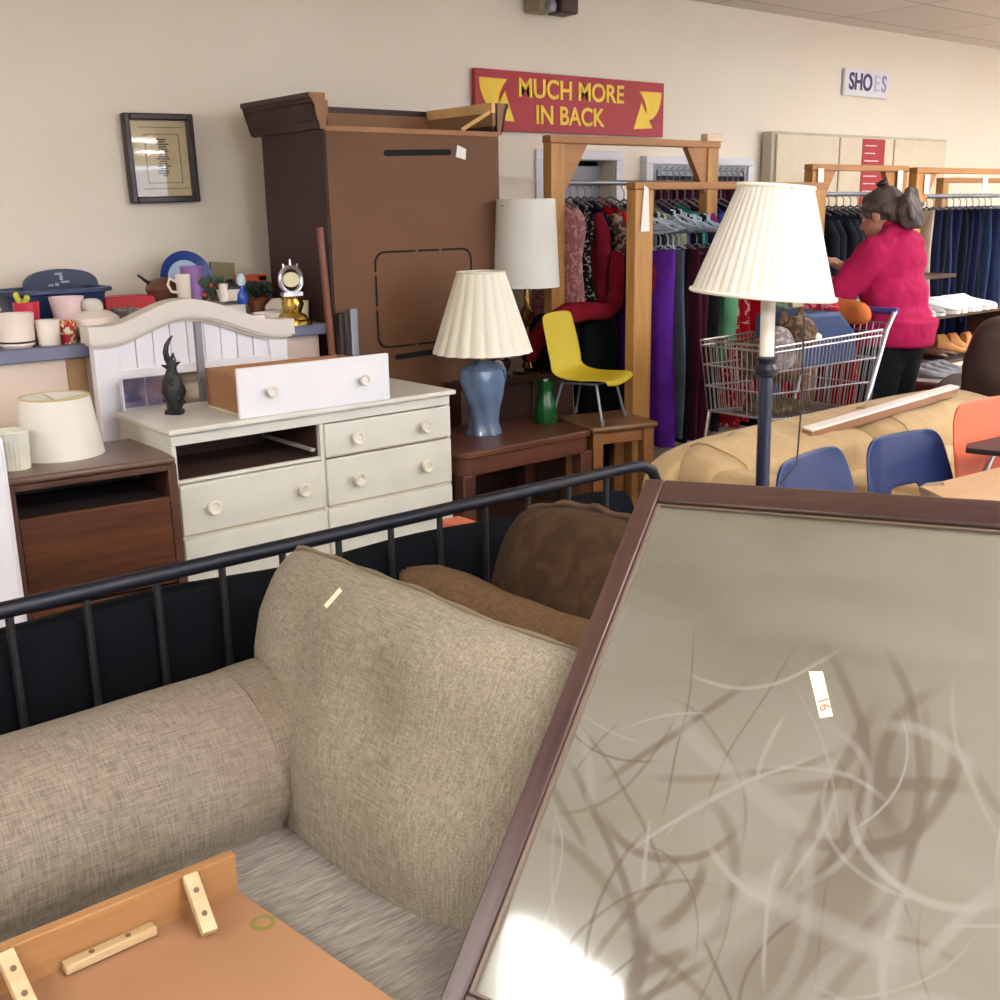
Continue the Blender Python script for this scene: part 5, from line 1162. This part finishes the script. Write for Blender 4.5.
# ================================================================ BROWN SOFA WITH PILLOW
m_vel = pattern('brown_velvet', (58,41,28), (72,53,36), 14, lo=.38, hi=.66); 
m_vel2 = pattern('brown_velvet_back', (88,66,44), (102,78,54), 60, lo=.4, hi=.62)
t = thing('velvet_sofa', 'brown velvet patterned sofa squeezed between the beige sofa and the futon', 'sofa', (1.75, 1.4, 0))
rings = []
for k in range(41):
    y = 2.075-1.5*k/40; e = min(1, k/2.0); e = max(.35, e**.5); wob = .007*sin(y*14)+.004*sin(y*31)
    rings.append([(1.43+.07*e*cos(2*pi*j/20), y, .71+wob*.5+.032*e*sin(2*pi*j/20)+(.004 if j%2 else 0)) for j in range(20)])
part('back_roll', loft(BM(), rings), m_vel2, t, world=True, angle=80)
part('back', bb(BM(), 1.37, 1.49, .58, 2.07, .1, .70), m_vel, t, world=True, bevel=.02)
part('seat', puff(BM(), (1.85, 1.32, .32), (.8,1.46,.3), 6, 12), m_vel, t, world=True)
part('base', bb(BM(), 1.4, 2.22, .6, 2.05, .04, .3), m_vel, t, world=True, bevel=.02)
# big pillow leaning inside
def pillow_bm(hw, hh, th, n=22, nz=.012, seed=0, outline=None, flat=1.0):
    """cushion in local X (width), Z (height), Y (thickness, -Y is the front)"""
    b = BM(); F = {}
    for side in (-1, 1):
        for i in range(n+1):
            for j in range(n+1):
                u = -1+2*i/n; v = -1+2*j/n
                if side == 1 and (i in (0, n) or j in (0, n)): F[(1,i,j)] = F[(-1,i,j)]; continue
                g = (1-abs(u)**2.6)*(1-abs(v)**2.6); yy = side*th*(max(0, g)**.42)*(1 if side == -1 else flat)
                x, z = u*hw*(1-.05*(1-v*v)*abs(u)), v*hh*(1-.05*(1-u*u)*abs(v))
                if outline: x, z = outline(u, v, x, z)
                w_ = Vector((x, yy, z)); w_ += Vector((0,1,0))*nz*noise.noise(Vector((x*5+seed, z*5, side*3)))*g
                F[(side,i,j)] = b.verts.new(w_)
        for i in range(n):
            for j in range(n):
                q = [F[(side,i,j)], F[(side,i+1,j)], F[(side,i+1,j+1)], F[(side,i,j+1)]]
                b.faces.new(q if side == -1 else q[::-1])
    return b, F
rot = Matrix.Rotation(R(-90-6), 3, 'Z') @ Matrix.Rotation(R(-14), 3, 'X')
t = thing('throw_pillow', 'large dark brown patterned velvet cushion standing on the brown sofa', 'cushion', (1.68, 1.70, .65), rot=rot)
def ol(u, v, x, z):
    if v > .3: z -= .07*abs(u)**2*(v-.3)/.7; 
    return x*(1-.10*max(0, v)), z
b, F = pillow_bm(.34, .245, .15, 26, .02, 3, ol); part('cover', b, m_vel, t, angle=80)
n = 26; P = [F[(-1,i,n)].copy() if False else None for i in range(0)]
b2, F2 = pillow_bm(.34, .245, .15, 26, .02, 3, ol); pts = [F2[(-1,i,n)].co+Vector((0,0,.003)) for i in range(n+1)]; pts2 = [F2[(-1,0,j)].co.copy() for j in range(n+1)]; b2.free()
b = BM(); tube(b, [p+Vector((0,.006*sin(k*.9),.004*sin(k*1.3))) for k, p in enumerate(pts)], .008, 8); tube(b, pts2, .007, 8); part('piping', b, mat('brown_piping', (84,62,42), .9), t)
# ================================================================ BEIGE SOFA
m_bei = weave('beige_weave', (104,95,84), (142,131,117), (118,101,89), 380)
m_bei2 = weave('beige_weave_cushion', (112,104,90), (150,141,124), (118,106,92), 380, dirs=((1,.07,1),(.3,1,.07)))
m_gre = weave('grey_weave_seat', (108,102,96), (148,141,132), (120,112,102), 260, dirs=((.06,1,1),(.12,.8,1)))
m_seam = mat('dark_seam', (112,98,78), .9)
t = thing('sofa', 'large beige woven sofa in the foreground with rolled arm', 'sofa', (.55, 1.3, 0))
rings = []
prof = []
for k in range(25):   # rolled arm outline in (y, z)
    a = R(-62)+R(270)*k/24
    prof.append((1.865+.19*cos(a), .508+.172*sin(a)))
prof += [(1.70, .34),(1.70,.08),(1.98,.08),(1.98,.3)]
xsr = [-.75+1.93*i/60 for i in range(61)]
for i, x in enumerate(xsr):
    rings.append([(x, p[0]+.004*noise.noise(Vector((x*4, k*.3, 0))), p[1]+.006*noise.noise(Vector((x*3+9, k*.25, 2)))) for k, p in enumerate(prof)])
part('arm', loft(BM(), rings), m_bei, t, world=True, angle=80)
rings = []
for i in range(13):
    x = .86+.32*i/12; e = .004*sin(pi*min(1, i/3)/2)
    rings.append([(x, 1.865+(.19+e)*cos(R(-62)+R(270)*k/24), .508+(.172+e)*sin(R(-62)+R(270)*k/24)) for k in range(25)])
bx = BM(); loft(bx, rings, caps=True); part('arm_cover', bx, weave('darker_band', (98,90,78), (132,122,106), (104,88,74), 330), t, world=True, angle=80, label='darker overlapping cloth band')
part('base', bb(BM(), -.7, 1.15, .55, 1.72, .06, .30), m_bei, t, world=True, bevel=.02)
part('seat_cushion', puff(BM(), (.17, 1.17, .355), (1.86,1.26,.14), 14, 24, nz=.004, nf=4), m_gre, t, world=True)
part('back_frame', puff(BM(), (1.26, 1.25, .38), (.2,1.5,.60), 7, 14), m_bei, t, world=True)
# back cushion as part
rotc = Matrix.Rotation(R(-90), 3, 'Z') @ Matrix.Rotation(R(-17), 3, 'X')
def olc(u, v, x, z):
    # local x runs toward -Y (right in the photo); u=-1 is the left edge
    if u < 0:
        k = u*u; T = [(-1,.075),(-.3,.085),(-.12,.06),(.02,-.005),(.2,-.03),(.45,-.035),(.75,-.01),(.9,.015),(1,.045)]
        for (a0, f0), (a1, f1) in zip(T, T[1:]):
            if a0 <= v <= a1: x += k*(f0+(f1-f0)*(v-a0)/(a1-a0)); break
        z -= .012*k**3*max(0, v)**4
    z += .02*(1-abs(u))*max(0, v)
    return x, z
def cb():
    b, F = pillow_bm(.50, .288, .115, 40, .03, 11, olc, .9)
    for v in b.verts: v.co.y += .15*max(0, (v.co.x-.10)/.40)**1.5
    return b, F
b, F = cb(); Mc = Matrix.Translation((1.015, 1.53, .602)) @ rotc.to_4x4()
bmesh.ops.transform(b, matrix=Mc, verts=b.verts); cu = part('back_cushion', b, m_bei2, t, world=True, angle=85)
b, F = cb(); n = 40
top = [Mc@F[(-1,i,n)].co for i in range(n+1)]; F_t, F_tx, F_tz = F[(-1,13,36)].co.copy(), F[(-1,14,36)].co.copy(), F[(-1,13,37)].co.copy(); lef = [Mc@F[(-1,0,j)].co for j in range(n+1)]; bot = [Mc@F[(-1,i,0)].co for i in range(n+1)]; b.free()
b = BM(); tube(b, lef[::-1]+bot[1:], .0045, 8); part('piping', b, m_seam, cu, world=True)
b = BM(); tube(b, [p+Vector((-.004,0,.002*sin(k*1.1))) for k, p in enumerate(top)], .005, 8); part('top_seam', b, m_seam, cu, world=True)
tpos = Mc@F_t; tnx = (Mc@F_tx-tpos).normalized(); tnz = (Mc@F_tz-tpos).normalized()
# price tape on cushion
tny = tnx.cross(tnz).normalized(); tnz = tny.cross(tnx); TM = Matrix((tnx, tny, tnz)).transposed() @ Matrix.Rotation(R(10), 3, 'Y')
b = box(BM(), (0,0,0), (.016, .0012, .044), TM); bmesh.ops.translate(b, vec=tpos+tny*(-.0012 if tny.x > 0 else .0012), verts=b.verts); solo('price_tape', b, mat('cream_tape', (226,220,190), .6), 'strip of cream masking tape on the beige back cushion', 'tape')
# ================================================================ UPTURNED WOOD PANEL ON THE SEAT
t = thing('tabletop', 'upturned orange-brown wooden panel with edge board and glue blocks on the beige seat', 'panel', (.2, 1.3, .445))
m_pan = mat('orange_hardboard', (144,104,74), .55, c2=(154,114,83), vs=3, bump=.05, bs=200)
m_apr = wood('orange_oak_edge', (132,92,52), (162,118,74), axis=0, scale=8)
m_blk = wood('pale_glue_block', (170,144,106), (192,167,130), axis=0, scale=14)
part('panel', prism(BM(), [(-.75,1.10),(.726,1.08),(.676,1.50),(-.75,1.50)], (0,0,.016), (0,0,.458), (1,0,0), (0,1,0)), m_pan, t, world=True, bevel=.002)
part('edge_board', bb(BM(), -.75, .672, 1.497, 1.517, .425, .545), m_apr, t, world=True, bevel=.002)
def block(p, q, w_, label=None):
    p, q = Vector(p), Vector(q); d = (q-p); L = d.length; z = V(0,0,1); d.normalize(); s = d.cross(z).normalized(); u = s.cross(d)
    M3 = Matrix((d, s, u)).transposed(); b = box(BM(), (p+q)/2, (L, w_, w_*.75), M3); o = part('glue_block', b, m_blk, t, world=True, bevel=.002)
    c = BM()
    for f in (.3, .7): cyl(c, p.lerp(q, f)+u*(w_*.375), p.lerp(q, f)+u*(w_*.375+.0012), .0045, n=12)
    part('screw', c, mat('dark_screw', (96,74,50), .5), o, world=True)
block((.592,1.496,.542), (.584,1.418,.484), .024)
block((.385,1.484,.484), (.525,1.487,.484), .02)
block((.312,1.496,.540), (.318,1.415,.484), .024)
part('stamp', lathe(BM(), [(.012,0),(.02,0),(.02,.001),(.012,.001)], (.664,1.40,.474), 24, caps=(False,False)), mat('olive_ink', (120,110,52), .7), t, world=True, label='small olive oval mark')
Lh = .865; Lw = .74; fwid = .036; inn = .012
u1 = Vector((.19809,-.97658,.08399)).normalized(); u2 = Vector((-.67786,-.19839,-.70792)).normalized(); nn = u2.cross(u1).normalized()
# origin at the foot of the mirror, local X along its width, Y up its height, Z out of the glass
P1 = Vector((1.29985,1.19329,1.12099)); O_ = P1+u2*Lh
RM = Matrix((u1, -u2, u1.cross(-u2))).transposed()
t = thing('mirror', 'large dusty mirror in a dark wood frame leaning on the beige sofa', 'mirror', O_, rot=RM)
m_fr = wood('mirror_frame_long', (54,36,32), (84,60,54), axis=1, scale=11, rough=.32); m_frx = wood('mirror_frame_wide', (50,33,30), (76,54,48), axis=0, scale=11, rough=.35)
def fr(x0, x1, y0, y1, m_):
    return part('frame_rail', bb(BM(), x0, x1, y0, y1, -.022, 0), m_, t, bevel=.004, seg=3)
fr(0, fwid, 0, Lh, m_fr); fr(Lw-fwid, Lw, 0, Lh, m_fr); fr(fwid+.0006, Lw-fwid-.0006, Lh-fwid-.006, Lh, m_frx); fr(fwid+.0006, Lw-fwid-.0006, 0, fwid+.012, m_frx)
m_ln = mat('taupe_lining', (104,90,78), .4)
b = BM(); bb(b, fwid, fwid+.007, fwid+.012, Lh-fwid-.006, -.02, -.006); bb(b, Lw-fwid-.007, Lw-fwid, fwid+.012, Lh-fwid-.006, -.02, -.006); bb(b, fwid+.007, Lw-fwid-.007, Lh-fwid-.010, Lh-fwid-.006, -.02, -.006); bb(b, fwid+.007, Lw-fwid-.007, fwid+.012, fwid+.016, -.02, -.006)
part('inner_lip', b, m_ln, t, bevel=.001)
def mirror_mat():
    m, n, b = nt('dusty_mirror'); L_ = n.links
    n.nodes.remove(b)
    tc = n.nodes.new('ShaderNodeTexCoord')
    # wobble so that wipe marks are not perfect arcs
    no = n.nodes.new('ShaderNodeTexNoise'); no.inputs['Scale'].default_value = 5; no.inputs['Detail'].default_value = 1; L_.new(tc.outputs['Object'], no.inputs['Vector'])
    sb = n.nodes.new('ShaderNodeVectorMath'); sb.operation = 'SUBTRACT'; L_.new(no.outputs['Color'], sb.inputs[0]); sb.inputs[1].default_value = (.5,.5,.5)
    scv = n.nodes.new('ShaderNodeVectorMath'); scv.operation = 'SCALE'; scv.inputs['Scale'].default_value = .035; L_.new(sb.outputs[0], scv.inputs[0])
    ad = n.nodes.new('ShaderNodeVectorMath'); ad.operation = 'ADD'; L_.new(tc.outputs['Object'], ad.inputs[0]); L_.new(scv.outputs[0], ad.inputs[1])
    fl = n.nodes.new('ShaderNodeVectorMath'); fl.operation = 'MULTIPLY'; fl.inputs[1].default_value = (1,1,0); L_.new(ad.outputs[0], fl.inputs[0])
    def M(op, a, c=None, v=None, clamp=False):
        q = n.nodes.new('ShaderNodeMath'); q.operation = op; q.use_clamp = clamp
        L_.new(a, q.inputs[0]) if not isinstance(a, float) else setattr(q.inputs[0], 'default_value', a)
        if c is not None: L_.new(c, q.inputs[1])
        elif v is not None: q.inputs[1].default_value = v
        return q.outputs[0]
    def dist(c, ell=(1,1)):
        q = n.nodes.new('ShaderNodeVectorMath'); q.operation = 'MULTIPLY'; q.inputs[1].default_value = (ell[0], ell[1], 0); L_.new(fl.outputs[0], q.inputs[0])
        r = n.nodes.new('ShaderNodeVectorMath'); r.operation = 'DISTANCE'; L_.new(q.outputs[0], r.inputs[0]); r.inputs[1].default_value = (c[0]*ell[0], c[1]*ell[1], 0); return r.outputs['Value']
    def ramp(a, lo, hi):   # 1 below lo, 0 above hi
        q = n.nodes.new('ShaderNodeMapRange'); q.interpolation_type = 'SMOOTHSTEP'; L_.new(a, q.inputs[0]); q.inputs[1].default_value = lo; q.inputs[2].default_value = hi; q.inputs[3].default_value = 1; q.inputs[4].default_value = 0; return q.outputs[0]
    fine = n.nodes.new('ShaderNodeTexNoise'); fine.inputs['Scale'].default_value = 90; fine.inputs['Detail'].default_value = 4; L_.new(tc.outputs['Object'], fine.inputs['Vector'])
    rnd = random.Random(21)
    def strokes(arcs):
        tot = None
        for c, r, w_, wc, wr_, s_ in arcs:
            d = M('ABSOLUTE', M('SUBTRACT', dist(c), v=r)); q = M('MULTIPLY', M('MULTIPLY', ramp(d, w_*.3, w_*1.4), ramp(dist(wc), wr_*.5, wr_)), v=s_)
            tot = q if tot is None else M('ADD', tot, q)
        return M('MINIMUM', tot, v=1.0)
    def rnd_arcs(cnt, box_, ws, lo, hi):
        out = []
        for k in range(cnt):
            wc = (rnd.uniform(box_[0], box_[1]), rnd.uniform(box_[2], box_[3])); a = rnd.uniform(0, 6.28); r = rnd.choice([.12,.2,.35,.7,1.1])
            out.append(((wc[0]+r*cos(a), wc[1]+r*sin(a)), r, rnd.choice(ws), wc, rnd.uniform(.05,.17), rnd.uniform(lo, hi)))
        return out
    dirt = strokes([((.18,.40),.31,.045,(.47,.34),.26,.55),((.19,.41),.275,.006,(.44,.46),.2,.6),((.2,.4),.335,.006,(.5,.5),.16,.6),((.18,.42),.36,.006,(.5,.4),.2,.5),
            ((-.1,.10),.36,.010,(.25,.12),.09,.9),((.62,.05),.16,.016,(.60,.20),.07,.8)]+rnd_arcs(46, (.06,.64,.05,.50), [.002,.003,.004,.006,.009], .3, .7))
    clean = strokes(rnd_arcs(40, (.08,.66,.04,.56), [.002,.003,.005,.008,.014], .25, .7))
    mp = n.nodes.new('ShaderNodeMapping'); mp.inputs['Scale'].default_value = (2.2,7,1); mp.inputs['Rotation'].default_value = (0,0,R(35)); L_.new(ad.outputs[0], mp.inputs[0])
    st = n.nodes.new('ShaderNodeTexNoise'); st.inputs['Scale'].default_value = 1.6; st.inputs['Detail'].default_value = 2; st.inputs['Distortion'].default_value = .6; L_.new(mp.outputs[0], st.inputs['Vector'])
    sr = n.nodes.new('ShaderNodeMapRange'); L_.new(st.outputs['Fac'], sr.inputs[0]); sr.inputs[1].default_value = .35; sr.inputs[2].default_value = .72; sr.inputs[3].default_value = -.12; sr.inputs[4].default_value = .35
    up = M('MULTIPLY', ramp(dist((.22,.74), (.75,1.1)), .10, .36), v=.50)
    streak = dirt
    v1 = M('ADD', M('MULTIPLY', dirt, v=.5), sr.outputs[0]); v2 = M('SUBTRACT', v1, M('MULTIPLY', clean, v=.38)); v3 = M('ADD', M('ADD', v2, up), M('MULTIPLY', fine.outputs['Fac'], v=.16))
    # how thick the dust lies: 0 wiped, 1 thick
    th = M('MINIMUM', M('MAXIMUM', M('ADD', v3, v=.22), v=.0), v=1.0)
    fac = n.nodes.new('ShaderNodeMapRange'); L_.new(th, fac.inputs[0]); fac.inputs[3].default_value = .63; fac.inputs[4].default_value = .93
    c0 = n.nodes.new('ShaderNodeMix'); c0.data_type = 'RGBA'; L_.new(th, c0.inputs[0]); c0.inputs[6].default_value = rgb((132,130,124)); c0.inputs[7].default_value = rgb((104,101,88))
    c1 = n.nodes.new('ShaderNodeMix'); c1.data_type = 'RGBA'; L_.new(M('MULTIPLY', dirt, v=.95), c1.inputs[0]); L_.new(c0.outputs[2], c1.inputs[6]); c1.inputs[7].default_value = rgb((92,83,75))
    cr = n.nodes.new('ShaderNodeMix'); cr.data_type = 'RGBA'; L_.new(M('MULTIPLY', clean, v=.75), cr.inputs[0]); L_.new(c1.outputs[2], cr.inputs[6]); cr.inputs[7].default_value = rgb((148,147,144))
    df = n.nodes.new('ShaderNodeBsdfDiffuse'); L_.new(cr.outputs[2], df.inputs[0])
    gl = n.nodes.new('ShaderNodeBsdfGlossy'); gl.inputs['Color'].default_value = (.86,.88,.86,1); gl.inputs['Roughness'].default_value = .07
    mx = n.nodes.new('ShaderNodeMixShader'); L_.new(fac.outputs[0], mx.inputs[0]); L_.new(gl.outputs[0], mx.inputs[1]); L_.new(df.outputs[0], mx.inputs[2])
    L_.new(mx.outputs[0], n.nodes['Material Output'].inputs[0])
    return m
part('glass', bb(BM(), fwid-.005, Lw-fwid+.005, fwid, Lh-fwid, -.018, -.012), mirror_mat(), t, smooth=False, label='dusty glass with wipe marks')
part('backing', bb(BM(), .01, Lw-.01, .01, Lh-.01, -.028, -.0225), m_hard, t)
s = thing('price_sticker', 'cream price sticker with a red handwritten 16 on the mirror glass', 'sticker', O_+RM@Vector((.382, Lh-.309, -.0118)), rot=RM@Matrix.Rotation(R(28),3,'Z'))
b = BM(); prism(b, [(-.0085,-.034),(.0085,-.036),(.0095,.030),(-.0085,.036)], (0,0,.0006), (0,0,0), (1,0,0), (0,1,0)); part('strip', b, mat('cream_sticker', (226,222,186), .6, var=.01), s, smooth=False)
b = text_bm('16', .020, .0002, .0002); bmesh.ops.transform(b, matrix=Matrix.Translation((.0005,-.016,.0009))@Matrix.Rotation(R(-90),4,'Z'), verts=b.verts); part('handwriting', b, mat('red_marker', (226,110,96), .6), s, smooth=False)
